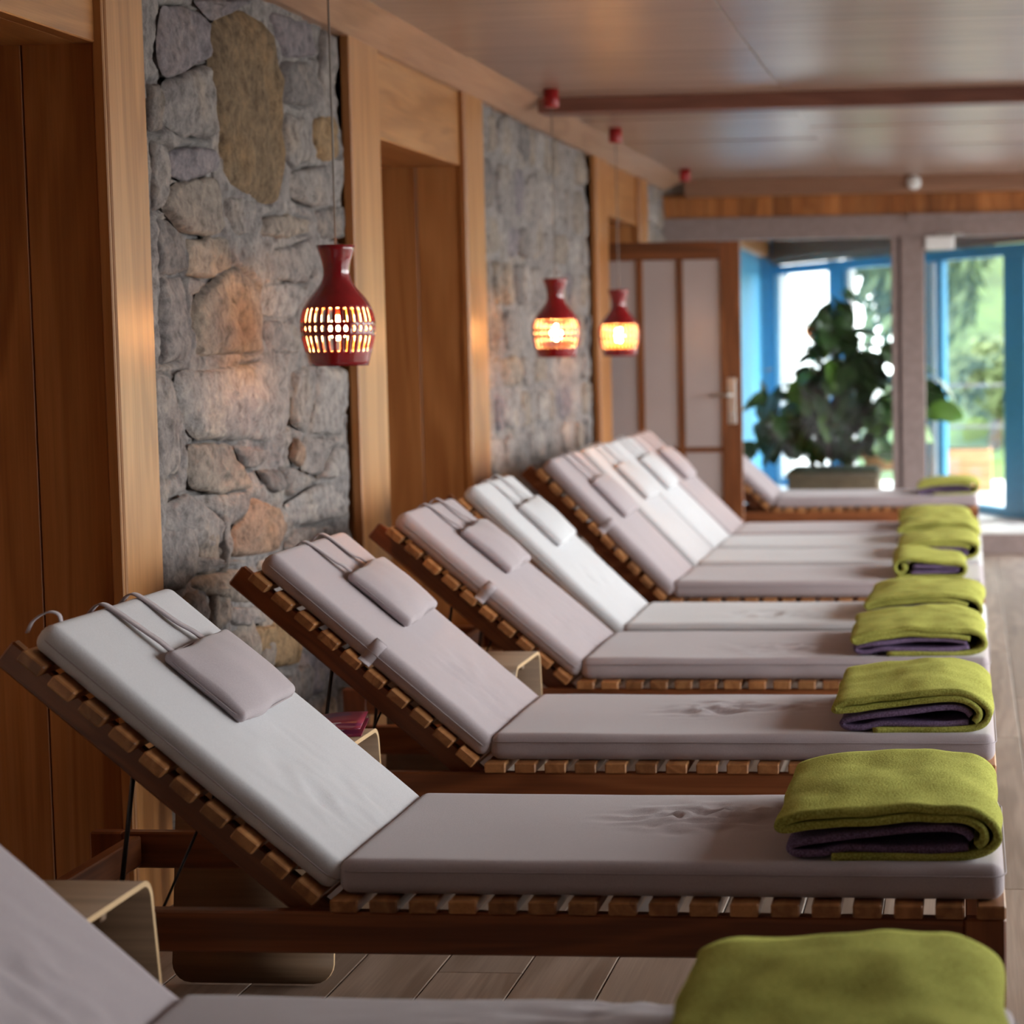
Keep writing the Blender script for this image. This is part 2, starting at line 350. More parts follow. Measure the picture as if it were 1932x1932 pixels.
# ------------------------------------------------------------------ stone walls
XW = -2.06
def mortar_panel(name, y0, y1, z0, z1, label, step=.028, ragged=True, polys=()):
    ny, nz = int((y1-y0)/step), int((z1-z0)/step); V, Fc = [], []
    gy_, gz_ = np.meshgrid(np.linspace(y0, y1, ny+1), np.linspace(z0, z1, nz+1))
    dist = np.full(gy_.shape, 9.0); inside = np.zeros(gy_.shape, bool)
    for P in polys:
        P = np.array(P); ins = np.zeros(gy_.shape, bool)
        for i in range(len(P)):
            p, q = P[i], P[(i+1) % len(P)]; e = q-p
            t = np.clip(((gy_-p[0])*e[0]+(gz_-p[1])*e[1])/max(e@e, 1e-9), 0, 1)
            dist = np.minimum(dist, np.hypot(gy_-p[0]-t*e[0], gz_-p[1]-t*e[1]))
            c = ((p[1] > gz_) != (q[1] > gz_)) & (gy_ < (q[0]-p[0])*(gz_-p[1])/(q[1]-p[1]+1e-12)+p[0]); ins ^= c
        inside |= ins
    for j in range(nz+1):
        for i in range(ny+1):
            y, z = float(gy_[j, i]), float(gz_[j, i])
            h = .007+.016*noise.noise((y*3.2, z*3.2, 3.1))+.014*noise.noise((y*9, z*9, 7.7))+.008*noise.noise((y*24, z*24, 1.7))+.005*noise.noise((y*60, z*60, 4.4))
            if polys:
                d = dist[j, i]
                if inside[j, i]: h = min(h, .012-min(1, d/.05)*.03)
                k = max(0, min(1, .32+2.6*noise.noise((y*4.5, z*4.5, 5.5))))
                h -= .034*k*math.exp(-(d/.0075)**2)
            if i == ny and ragged: y += .025*noise.noise((z*5, 2.2, 0))+.02*noise.noise((z*14, 9.2, 0))
            V.append((XW-.012+h, y, z))
    n = ny+1
    for j in range(nz):
        for i in range(ny): Fc.append((j*n+i, j*n+i+1, (j+1)*n+i+1, (j+1)*n+i))
    o = len(V)                                   # return face at the far end, into the gap
    for j in range(nz+1): V.append((XW-.5, y1-.02, z0+(z1-z0)*j/nz))
    for j in range(nz): Fc.append((j*n+ny, o+j, o+j+1, (j+1)*n+ny))
    return struct(name, mesh(name, V, Fc, True), mortar, label)
def stone_mesh(poly, seed, h=.028, rings=5, nseg=36):
    """poly: (y,z) outline on the wall -> rough faced stone, local origin at the centre on the wall plane"""
    P = [np.array(p) for p in poly]
    area = sum(P[i][0]*P[(i+1) % len(P)][1]-P[(i+1) % len(P)][0]*P[i][1] for i in range(len(P)))
    if area < 0: P = P[::-1]
    c = sum(P)/len(P)
    per = [np.linalg.norm(P[(i+1) % len(P)]-P[i]) for i in range(len(P))]; T = sum(per); R = []
    for k in range(nseg):
        d = T*k/nseg; i = 0
        while d > per[i]: d -= per[i]; i += 1
        R.append(P[i]+(P[(i+1) % len(P)]-P[i])*d/per[i])
    R = [(R[k-1]+2*R[k]+R[(k+1) % nseg])/4 for k in range(nseg)]
    V, Fc = [], []
    tilt = (random.uniform(-.06, .06), random.uniform(-.06, .06))
    prof = [(1.03, -.03), (1.0, .25), (.94, .75), (.80, .95), (.55, 1.0), (.28, 1.02)][:rings+1]
    for s, q in prof:
        for k in range(nseg):
            d = (R[k]-c)*s
            jit = .010*noise.noise((d[0]*22+seed, d[1]*22, 1.3))*(1 if s > .9 else .3)
            d = d*(1+jit/max(np.linalg.norm(d), .02))
            hh = h*q if q < 0 else q*h*(.8+.5*noise.noise((d[0]*9, d[1]*9, seed)))+(.012*noise.noise((d[0]*25, d[1]*25, seed+5))+tilt[0]*d[0]+tilt[1]*d[1])*min(1, q)
            V.append((hh, d[0], d[1]))
    for j in range(len(prof)-1):
        for k in range(nseg): Fc.append((j*nseg+k, j*nseg+(k+1) % nseg, (j+1)*nseg+(k+1) % nseg, (j+1)*nseg+k))
    V.append((h*1.0+.006*noise.noise((seed, 1, 2)), 0, 0)); o = (len(prof)-1)*nseg
    for k in range(nseg): Fc.append((o+k, o+(k+1) % nseg, len(V)-1))
    return mesh('stone', V, Fc, True), c
def put_stone(wall, poly, col, seed, h):
    me, c = stone_mesh(poly, seed, h)
    o = obj('stone', me, stone, wall, (XW-.010, c[0], c[1])); o.color = (*col, 1)
GREY, DGREY, VIO, BRN, OCH, RUST, PALE, TAN = (.29, .255, .24), (.215, .19, .18), (.24, .208, .218), (.22, .15, .09), (.31, .205, .115), (.31, .21, .155), (.36, .32, .30), (.31, .255, .215)
# outlines of the stones, read in two enlarged views of the photograph
A_ = lambda p: (280+p[0]*.3623, p[1]*.3623)
B_ = lambda p: (280+p[0]*.352, 660+p[1]*.352)
traced = [
 (A_, BRN, .045, [(340,130),(480,60),(640,150),(690,330),(690,600),(705,800),(700,1020),(660,1060),(560,1030),(440,980),(395,900),(385,620),(340,480),(325,300)]),
 (A_, VIO, .03, [(80,40),(240,40),(330,110),(320,300),(230,350),(110,410),(60,300)]),
 (A_, GREY, .04, [(90,430),(230,370),(320,340),(335,480),(365,650),(330,720),(180,700),(95,640),(85,520)]),
 (A_, VIO, .03, [(120,800),(180,765),(340,775),(360,890),(200,945),(130,910)]),
 (A_, TAN, .04, [(100,1000),(150,965),(350,920),(390,1000),(410,1190),(350,1230),(200,1215),(120,1130),(80,1080)]),
 (A_, GREY, .03, [(410,1020),(560,1045),(600,1130),(560,1220),(450,1230),(415,1130)]),
 (A_, TAN, .025, [(600,1140),(720,1115),(860,1150),(880,1200),(720,1240),(580,1225)]),
 (A_, GREY, .035, [(715,570),(850,640),(860,810),(740,880),(708,760),(710,620)]),
 (A_, OCH, .035, [(865,620),(980,600),(990,830),(900,835),(862,740)]),
 (A_, DGREY, .03, [(700,320),(850,330),(905,420),(880,550),(720,540),(698,440)]),
 (A_, VIO, .03, [(640,60),(860,100),(890,290),(700,300)]),
 (A_, GREY, .025, [(910,150),(1000,200),(1000,420),(930,560),(900,380)]),
 (A_, GREY, .035, [(740,900),(960,850),(995,1050),(880,1080),(760,1030)]),
 (A_, TAN, .03, [(200,1250),(430,1235),(450,1390),(330,1450),(210,1430)]),
 (A_, TAN, .045, [(335,1470),(460,1390),(575,1480),(585,1640),(600,1830),(250,1860),(232,1700),(245,1560)]),
 (A_, PALE, .03, [(605,1480),(740,1475),(815,1510),(770,1660),(605,1635)]),
 (A_, GREY, .025, [(640,1310),(850,1255),(870,1400),(820,1475),(740,1460),(650,1455)]),
 (A_, GREY, .03, [(60,1460),(195,1445),(215,1700),(225,1860),(75,1895)]),
 (A_, GREY, .025, [(610,1665),(770,1685),(800,1845),(635,1835)]),
 (A_, DGREY, .03, [(60,1130),(110,1150),(180,1230),(190,1420),(60,1430)]),
 (A_, DGREY, .03, [(5,440),(70,450),(75,680),(20,690)]),
 (A_, GREY, .03, [(30,720),(105,760),(110,960),(70,1080),(35,1100)]),
 (A_, GREY, .025, [(360,780),(390,910),(420,990),(385,1000),(345,900)]),
 (A_, VIO, .025, [(250,0),(560,0),(470,50),(345,110)]),
 (A_, DGREY, .03, [(880,1100),(1010,1070),(1020,1240),(900,1240)]),
 (B_, PALE, .045, [(150,120),(430,95),(700,65),(765,140),(770,395),(690,480),(420,475),(245,480),(185,300)]),
 (B_, GREY, .03, [(785,110),(905,90),(890,300),(860,440),(780,400)]),
 (B_, PALE, .035, [(925,85),(1055,100),(1065,300),(1040,450),(905,440)]),
 (B_, TAN, .035, [(230,505),(455,500),(500,630),(560,735),(380,775),(235,735)]),
 (B_, GREY, .03, [(475,510),(640,545),(590,635),(515,620)]),
 (B_, RUST, .04, [(795,465),(830,525),(820,625),(772,580)]),
 (B_, GREY, .03, [(845,465),(1000,475),(960,560),(915,675),(835,640)]),
 (B_, PALE, .045, [(1000,525),(1050,520),(1050,680),(915,690),(950,600)]),
 (B_, DGREY, .035, [(600,645),(690,640),(740,730),(690,770),(640,740)]),
 (B_, GREY, .03, [(700,620),(820,650),(900,700),(760,790)]),
 (B_, RUST, .045, [(560,795),(720,855),(770,950),(700,1075),(490,1110),(415,1100),(470,960)]),
 (B_, PALE, .035, [(745,830),(950,705),(1040,800),(1060,890),(785,945)]),
 (B_, GREY, .035, [(110,830),(225,770),(380,905),(440,950),(380,1060),(115,1060)]),
 (B_, GREY, .03, [(240,790),(545,755),(535,830),(470,945),(395,900)]),
 (B_, TAN, .04, [(250,1215),(580,1155),(595,1350),(480,1360),(225,1280)]),
 (B_, PALE, .03, [(800,960),(1010,940),(1030,1140),(860,1140),(740,1060)]),
 (B_, GREY, .03, [(120,1080),(400,1120),(560,1130),(260,1200),(130,1260)]),
 (B_, OCH, .045, [(560,1495),(700,1455),(795,1505),(800,1680),(690,1700),(560,1570)]),
 (B_, PALE, .03, [(600,1125),(700,1095),(720,1190),(700,1330),(620,1340)]),
 (B_, GREY, .03, [(400,1380),(620,1375),(680,1440),(560,1480),(450,1480)]),
 (B_, GREY, .03, [(740,1190),(980,1170),(1010,1380),(820,1480),(720,1420)]),
 (B_, VIO, .035, [(820,1500),(1010,1400),(1030,1800),(860,1860),(820,1690)]),
 (B_, GREY, .03, [(20,120),(130,140),(170,320),(180,640),(90,700),(40,500)]),
]
polys = []
for Tf, col, h, P in traced:
    pv = [on_x(*Tf(p), XW) for p in P]; polys.append([(min(max(v.y, 5.22), 6.985), min(v.z, 2.44)) for v in pv])
w1 = mortar_panel('wall_left', 5.21, 6.955, -.02, 2.47, 'grey rubble stone wall with rough mortar', .009, True, polys)
for i, (Tf, col, h, P) in enumerate(traced): put_stone(w1, polys[i], col, i*3.7, h*.68)
def rubble(wall, y0, y1, z0, z1, sy, sz, pal, seed):
    rnd = random.Random(seed); k = seed; z = z0
    while z < z1:
        hrow = sz*rnd.uniform(.7, 1.4); y = y0+.01
        while y < y1-.03:
            wd = min(sy*rnd.uniform(.5, 1.6), y1+.015-y)
            if wd > .04:
                P = []
                for t in range(9):
                    a = 2*PI*t/9+rnd.uniform(-.2, .2); e = .62
                    cx_, sx_ = math.cos(a), math.sin(a)
                    P.append((y+wd/2+math.copysign(abs(cx_)**e, cx_)*wd*.5*rnd.uniform(.86, 1.0), z+hrow/2+math.copysign(abs(sx_)**e, sx_)*hrow*.5*rnd.uniform(.84, 1.04)))
                put_stone(wall, P, rnd.choice(pal), k*1.3, rnd.uniform(.012, .032)); k += 1
            y += wd+.012
        z += hrow+.012
rubble(w1, 5.22, 6.95, .0, .50, .24, .15, [GREY, DGREY, TAN], 40)
rubble(w1, 5.22, 5.75, .50, .95, .2, .14, [GREY, DGREY, TAN], 80)
w2 = mortar_panel('wall_left', 8.97, 11.60, -.02, 2.47, 'grey rubble stone wall behind the two close lamps', .04)
rubble(w2, 8.98, 11.61, .0, 2.44, .27, .19, [GREY, GREY, GREY, PALE, PALE, DGREY, TAN, TAN, VIO], 100)
w3 = mortar_panel('wall_left', 13.67, 14.62, -.02, 2.47, 'grey rubble stone wall at the corner beside the glass', .05, False)
rubble(w3, 13.68, 14.6, .0, 2.4, .24, .18, [GREY, PALE, TAN], 300)
struct('wall_left', box_me('wall', -2.85, XL, YB, 14.7, -.12, 2.71), plaster, 'plaster wall behind the timber niches')
struct('wall_left', box_me('wall', XL, -2.10, YB, 3.6, -.02, ZC), plaster, 'plaster wall before the first niche')

# ------------------------------------------------------------------ timber door niches
def niche(n, y0, j0, y1, j1, label):
    """y0..y0+j0 near jamb, opening, y1..y1+j1 far jamb"""
    r = bpy.data.objects.new('trim_%d' % n, None); COL.objects.link(r); r['kind'] = 'structure'; r['label'] = label
    a = y0+j0
    obj('jamb', box_me('jamb', -2.064, -2.03, y0, a, 0, 2.46, b=.004), larch_z, r)
    obj('jamb', box_me('jamb', -2.064, -2.03, y1, y1+j1, 0, 2.46, b=.004), larch_z, r)
    obj('bead', box_me('bead', -2.062, -2.034, y1-.012, y1-.001, 0, 2.46, b=.003), larch_z, r)
    obj('header', box_me('header', -2.10, -2.055, a, y1, 2.145, 2.46, b=.003), larch_y, r)
    obj('soffit', box_me('soffit', XL, -2.10, a, y1, 2.145, 2.17), larch_y, r)
    k = (y1-a)
    for i, (x0, x1) in enumerate(((-2.24, -2.065), (-2.44, -2.243), (XL, -2.443))):
        obj('reveal_board', box_me('reveal_board', x0, x1, y1-.001, y1+.02, 0, 2.15, b=.002), reveal_z, r)
        obj('reveal_board', box_me('reveal_board', x0, x1, a-.02, a+.001, 0, 2.15, b=.002), reveal_z, r)
    return r
n1 = niche(7, 3.60, .26, 4.975, .235, 'timber lined niche before the first stone wall')
n2 = niche(8, 7.01, .35, 8.65, .32, 'timber lined niche between the two stone walls')
n3 = niche(9, 11.74, .38, 13.33, .34, 'timber lined niche with the open glazed door')
for r_, a, c in ((n1, 3.86, 4.975), (n2, 7.36, 8.65), (n3, 12.12, 13.33)):
    for i in range(3):
        w = (c-a)/3
        obj('back_panel', box_me('back_panel', XL-.005, XL+.02, a+i*w+.003, a+(i+1)*w-.003, 0, 2.15, b=.003), reveal_z, r_)

# ------------------------------------------------------------------ open glazed door
def glazed_door():
    Y, t = 12.44, .022
    d = bpy.data.objects.new('door_1', None); COL.objects.link(d); d.location = (-1.312, Y, 0); d['kind'] = 'structure'; d['label'] = 'open brown wooden door with tall frosted panes'
    w, h = .945, 1.995
    def P(name, x0, x1, z0, z1, m, tt=t, b=.003): return obj(name, box_me(name, x0, x1, -tt, tt, z0, z1, b=b), m, d)
    P('stile', -.118, 0, .01, h, doorw); P('stile', -w, -w+.118, .01, h, doorw)
    P('rail', -w+.118, -.118, h-.105, h, doorw_x); P('rail', -w+.118, -.118, .01, .18, doorw_x)
    iw = (w-.236); cw = iw/3
    for i in (1, 2): P('muntin', -.118-i*cw-.02, -.118-i*cw+.02, .18, h-.105, doorw, .018)
    P('muntin', -w+.118, -.118, .765, .795, doorw_x, .017)
    for i in range(3):
        for z0, z1 in ((.18, .765), (.795, h-.105)):
            P('pane', -.118-(i+1)*cw+(.02 if i < 2 else 0), -.118-i*cw-(.02 if i else 0), z0, z1, frost, .004, 0)
    pl = obj('lock_plate', box_me('lock_plate', -.085, -.035, -.028, -.022, .93, 1.20, b=.002), steel, d)
    hm = MB().tube([(-.06, -.03, 1.10), (-.06, -.065, 1.10), (-.075, -.075, 1.10), (-.18, -.075, 1.10)], .009, 10)
    obj('handle', hm.me('handle', True), steel, pl)
    obj('key_cylinder', MB().tube([(-.06, -.028, .985), (-.06, -.034, .985)], .011, 10).me('key_cylinder', True), steel, pl)
glazed_door()

# ------------------------------------------------------------------ glass partition and winter garden
YG = 14.65
wp = bpy.data.objects.new('window_1', None); COL.objects.link(wp); wp['kind'] = 'structure'; wp['label'] = 'mauve framed glass partition to the winter garden'
obj('top_rail', box_me('top_rail', -2.1, 1.4, YG-.05, YG+.05, 2.10, 2.255, b=.004), mauvef, wp)
obj('post', box_me('post', -.51, -.462, YG-.045, YG+.045, .145, 2.10, b=.003), mauvef, wp)
obj('post', box_me('post', -.445, -.283, YG-.06, YG+.06, .145, 2.10, b=.004), mauvef, wp)
obj('gasket', box_me('gasket', -.462, -.445, YG-.03, YG+.03, .145, 2.255), darkf, wp)
obj('bottom_rail', box_me('bottom_rail', -2.1, -.51, YG-.04, YG+.04, .145, .22, b=.003), mauvef, wp)
obj('top_trim', box_me('top_trim', -.40, 1.4, YG-.075, YG-.05, 2.21, 2.255, b=.003), mauvef, wp)
obj('post', box_me('post', .62, .74, YG-.05, YG+.05, .145, 2.10, b=.004), mauvef, wp)
obj('pane', box_me('pane', -2.08, -.51, YG-.004, YG+.004, .22, 2.10), pane, wp)
cl = thing('door_closer', 'small white door closer box under the mauve top rail', 'door closer', (-.179, YG-.055, 2.056))
obj('housing', box_me('housing', -.10, .10, -.03, .03, -.045, .045, b=.01), whitep, cl)
obj('arm', box_me('arm', -.02, .16, -.045, -.03, .048, .06, b=.002), steel, cl)
bw = MB().box(.74, XR+.3, YG-.05, YG+.15, -.12, .25).box(.74, XR+.3, YG-.05, YG+.15, 2.15, 2.6).box(.74, .82, YG-.05, YG+.15, .25, 2.15).box(2.58, XR+.3, YG-.05, YG+.15, .25, 2.15)
struct('wall_back', bw.me('wall'), plaster, 'plaster wall right of the glass partition')
w6 = bpy.data.objects.new('window_7', None); COL.objects.link(w6); w6['kind'] = 'structure'; w6['label'] = 'wide window right of the glass partition'  # out of view, added to let in daylight from the far end
obj('frame', MB().box(.82, 2.58, YG+.02, YG+.08, .25, .31).box(.82, 2.58, YG+.02, YG+.08, 2.09, 2.15).box(.82, .88, YG+.02, YG+.08, .31, 2.09).box(2.52, 2.58, YG+.02, YG+.08, .31, 2.09).me('frame'), mauvef, w6)
obj('pane', box_me('pane', .88, 2.52, YG+.045, YG+.055, .31, 2.09), pane, w6)
struct('wall_back', box_me('wall', -2.85, -1.72, YG+.02, YG+.16, -.12, 2.7), plaster, 'wall stub left of the glass partition')
WA, WB = Vector((-1.65, 18.85, 0)), Vector((.39, 15.05, 0))
wd = (WB-WA).normalized(); WL = (WB-WA).length
struct('floor', box_me('floor', -1.95, .75, 14.95, 19.1, -.12, .14), tile, 'pale tiled winter garden floor')
struct('ceiling', box_me('ceiling', -1.95, .75, 14.7, 19.3, 2.36, 2.5), ceilw, 'wooden winter garden ceiling')
struct('wall_left', box_me('wall', -1.95, -1.80, 14.7, 17.3, -.1, 2.36), blue, 'blue painted side wall of the winter garden')
struct('wall_left', box_me('wall', -1.95, -1.80, 17.3, 18.80, -.1, 2.36), blue, 'blue painted end of the winter garden side wall')
struct('trim_10', box_me('cornice', -1.80, -1.72, 14.7, 18.80, 2.14, 2.30, b=.003), larch_y, 'wooden cornice in the winter garden')
struct('trim_11', box_me('corner_panel', -1.95, -1.63, 18.80, 18.92, .14, 2.40), blue, 'blue corner panel of the winter garden')
wb = bpy.data.objects.new('window_2', None); COL.objects.link(wb); wb.location = WA; wb.rotation_euler = (0, 0, math.atan2(wd.y, wd.x)); wb['kind'] = 'structure'; wb['label'] = 'blue framed slanting window wall of the winter garden'
def at_px(x):
    rr = ray(x, 700); den = rr[0]*wd.y-rr[1]*wd.x
    t = (WA.x*wd.y-WA.y*wd.x)/den; return ((Vector((rr[0]*t, rr[1]*t, 0))-WA).dot(wd))
obj('top_rail', box_me('top_rail', -.05, WL+.3, -.05, .05, 1.985, 2.06, b=.003), blue, wb)
obj('beam', box_me('beam', -.05, WL+.3, -.07, .03, 2.07, 2.33, b=.004), beamw2, wb)
obj('beam_lip', box_me('beam_lip', -.05, WL+.3, -.10, -.07, 2.10, 2.15, b=.003), beamw2, wb)
obj('bottom_rail', box_me('bottom_rail', -.05, WL+.3, -.045, .045, .14, .20, b=.003), blue, wb)
posts = [(1463, 1482, whitep), (1575, 1602, blue), (1735, 1756, blue), (1905, 1945, blue)]
ss = []
for p0, p1, m in posts:
    a, c = at_px(p0), at_px(p1); ss.append((a, c))
    obj('post', box_me('post', a, c, -.05, .05, .14, 1.985, b=.004), m, wb)
for (p0, p1) in ((1602, 1610), (1756, 1769)):
    a, c = at_px(p0), at_px(p1); obj('sash', box_me('sash', a+.002, c, -.03, .03, .2, 1.985, b=.003), whitep, wb)
obj('sash', box_me('sash', at_px(1772), at_px(1782), -.02, .03, .2, 1.985, b=.003), blue, wb)
for i in range(4):
    a = ss[i][1]; c = ss[i+1][0] if i < 3 else WL+.28
    obj('pane', box_me('pane', a+.001, c-.001, -.004, .004, .2, 1.985), pane, wb)

# ------------------------------------------------------------------ right wall with windows, back of room
wr = MB()
wr.box(XR, XR+.3, YB, 14.7, -.12, WZ0).box(XR, XR+.3, YB, 14.7, WZ1, 2.7)
ed = [YB]+[v for ac in WIN_Y for v in ac]+[14.7]
for i in range(0, len(ed), 2): wr.box(XR, XR+.3, ed[i], ed[i+1], WZ0, WZ1)
struct('wall_right', wr.me('wall'), plaster, 'plaster wall with wide windows')
struct('wall_front', box_me('wall', -2.85, XR+.3, YB-.2, YB, -.12, 2.7), plaster, 'plaster wall behind the row of loungers')
for i, (a, c) in enumerate(WIN_Y):
    w = bpy.data.objects.new('window_%d' % (i+3), None); COL.objects.link(w); w['kind'] = 'structure'; w['label'] = 'wide wooden window facing the foot ends of the loungers'
    f = MB().box(XR+.08, XR+.15, a, c, WZ0, WZ0+.07).box(XR+.08, XR+.15, a, c, WZ1-.07, WZ1).box(XR+.08, XR+.15, a, a+.07, WZ0+.07, WZ1-.07).box(XR+.08, XR+.15, c-.07, c, WZ0+.07, WZ1-.07).box(XR+.08, XR+.15, (a+c)/2-.035, (a+c)/2+.035, WZ0+.07, WZ1-.07)
    obj('frame', f.me('frame'), larch_z, w)
    for p, q in ((a+.07, (a+c)/2-.035), ((a+c)/2+.035, c-.07)):
        obj('pane', box_me('pane', XR+.112, XR+.118, p, q, WZ0+.07, WZ1-.07), pane, w)

# ------------------------------------------------------------------ loungers
def rounded_box(lx, ly, h, r, nx, ny, nz, fn=None):
    """solid with rounded edges, z from 0 to h, x from -lx/2.., fn(x,y,z)->dz on the upper half"""
    def axis(L, n):
        c = [-L/2+r*t for t in (0, .3, .65)]; m = np.linspace(-L/2+r, L/2-r, n); return c+list(m)+[-v for v in c[::-1]]
    X, Y, Zz = axis(lx, nx), axis(ly, ny), [v+h/2 for v in axis(h, nz)]
    idx, V, Fc = {}, [], []
    def vid(i, j, k):
        key = (i, j, k)
        if key in idx: return idx[key]
        p = np.array([X[i], Y[j], Zz[k]-h/2]); hb = np.array([lx/2-r, ly/2-r, h/2-r])
        q = np.clip(p, -hb, hb); d = p-q; L = np.linalg.norm(d)
        if L > 1e-9:
            # cube shell -> sphere shell
            d = d/r; dd = d*np.array([math.sqrt(max(0, 1-d[(a+1) % 3]**2/2-d[(a+2) % 3]**2/2+(d[(a+1) % 3]*d[(a+2) % 3])**2/3)) for a in range(3)])
            p = q+dd*r
        p[2] += h/2
        if fn: p = p+np.array(fn(p[0], p[1], p[2]))
        idx[key] = len(V); V.append(tuple(p)); return idx[key]
    a, b_, c = len(X)-1, len(Y)-1, len(Zz)-1
    for i in range(a):
        for j in range(b_):
            Fc.append((vid(i, j, 0), vid(i, j+1, 0), vid(i+1, j+1, 0), vid(i+1, j, 0)))
            Fc.append((vid(i, j, c), vid(i+1, j, c), vid(i+1, j+1, c), vid(i, j+1, c)))
    for i in range(a):
        for k in range(c):
            Fc.append((vid(i, 0, k), vid(i+1, 0, k), vid(i+1, 0, k+1), vid(i, 0, k+1)))
            Fc.append((vid(i, b_, k), vid(i, b_, k+1), vid(i+1, b_, k+1), vid(i+1, b_, k)))
    for j in range(b_):
        for k in range(c):
            Fc.append((vid(0, j, k), vid(0, j, k+1), vid(0, j+1, k+1), vid(0, j+1, k)))
            Fc.append((vid(a, j, k), vid(a, j+1, k), vid(a, j+1, k+1), vid(a, j, k+1)))
    return V, Fc
def wrinkle(seed, spots, amp=.0085):
    def fn(x, y, z):
        d = 0
        for cx, cy, rx, ry, s in spots:
            e = math.exp(-((x-cx)/rx)**2-((y-cy)/ry)**2)
            if e > .02:
                n1_ = noise.noise((x*9+seed+y*5, y*16-x*6, seed)); n2_ = noise.noise((x*24+y*18, y*34-x*14, seed+3))
                d += s*e*((1-abs(n1_)*2.6)*amp*1.2+(1-abs(n2_)*2.4)*amp*.55-amp*.8)
        d += .004*noise.noise((x*2.5, y*3.5, seed+9))
        top = max(0, min(1, (z-.02)/.03))
        sx = .003*noise.noise((x*8, z*10, seed+4))
        return (0, sx*(1 if y > 0 else -1), d*top)
    return fn
SEAT_L, BACK_L, CW, CT = 1.255, .735, .62, .060
SLW, HX, HZ = .672, -1.275, .365       # slat length, hinge in lounger coordinates (foot end = 0)
slat_me = box_me('slat', -.0265, .0265, -SLW/2, SLW/2, 0, .025, b=.003)
rail_me = box_me('rail', -1.915, -.075, -.016, .016, .285, .365, b=.004)
leg_me = box_me('leg', -.0375, .0375, -.0175, .0175, 0, .365, b=.004)
cross_me = box_me('crossbar', -.015, .015, -SLW/2+.05, SLW/2-.05, .295, .36, b=.003)
brail_me = box_me('back_rail', -.01, .785, -.014, .014, -.058, 0, b=.004)
blk_me = box_me('corner_block', -.02, .02, -.02, .02, .27, .30, b=.003)
def backM(a, s=0, v=0, n=0, twist=0):
    a = math.radians(a); u = Vector((-math.cos(a), 0, math.sin(a))); vv = Vector((0, -1, 0)); nn = Vector((math.sin(a), 0, math.cos(a)))
    O = Vector((HX, 0, HZ))+u*s+vv*v+nn*n
    M = Matrix(((u.x, vv.x, nn.x, O.x), (u.y, vv.y, nn.y, O.y), (u.z, vv.z, nn.z, O.z), (0, 0, 0, 1)))
    return M @ Matrix.Rotation(twist, 4, 'Z') if twist else M
def seam(lx, ly, z, r=.0016):
    P = []; c = .035
    for sx, sy, a0 in ((1, 1, 0), (-1, 1, 90), (-1, -1, 180), (1, -1, 270)):
        for k in range(5):
            a = math.radians(a0+22.5*k); P.append((sx*(lx/2-c)+c*math.cos(a), sy*(ly/2-c)+c*math.sin(a), z))
    return MB().tube(P, r, 5, closed=True).me('piping', True)
def strap_me(pts, w=.024, t=.0016, ax=(0, 1., 0)):
    P = spline(pts, 5); V, Fc = [], []; ax = np.array(ax)
    for i, p in enumerate(P):
        tg = _n(P[min(i+1, len(P)-1)]-P[max(i-1, 0)]); n = _n(np.cross(tg, ax))
        for sy, sn in ((-1, -1), (1, -1), (1, 1), (-1, 1)): V.append(p+ax*sy*w/2+n*sn*t)
    for i in range(len(P)-1):
        for k in range(4): Fc.append((i*4+k, i*4+(k+1) % 4, i*4+4+(k+1) % 4, i*4+4+k))
    Fc += [(0, 1, 2, 3), tuple((len(P)-1)*4+k for k in (3, 2, 1, 0))]
    return mesh('strap', V, Fc, True)
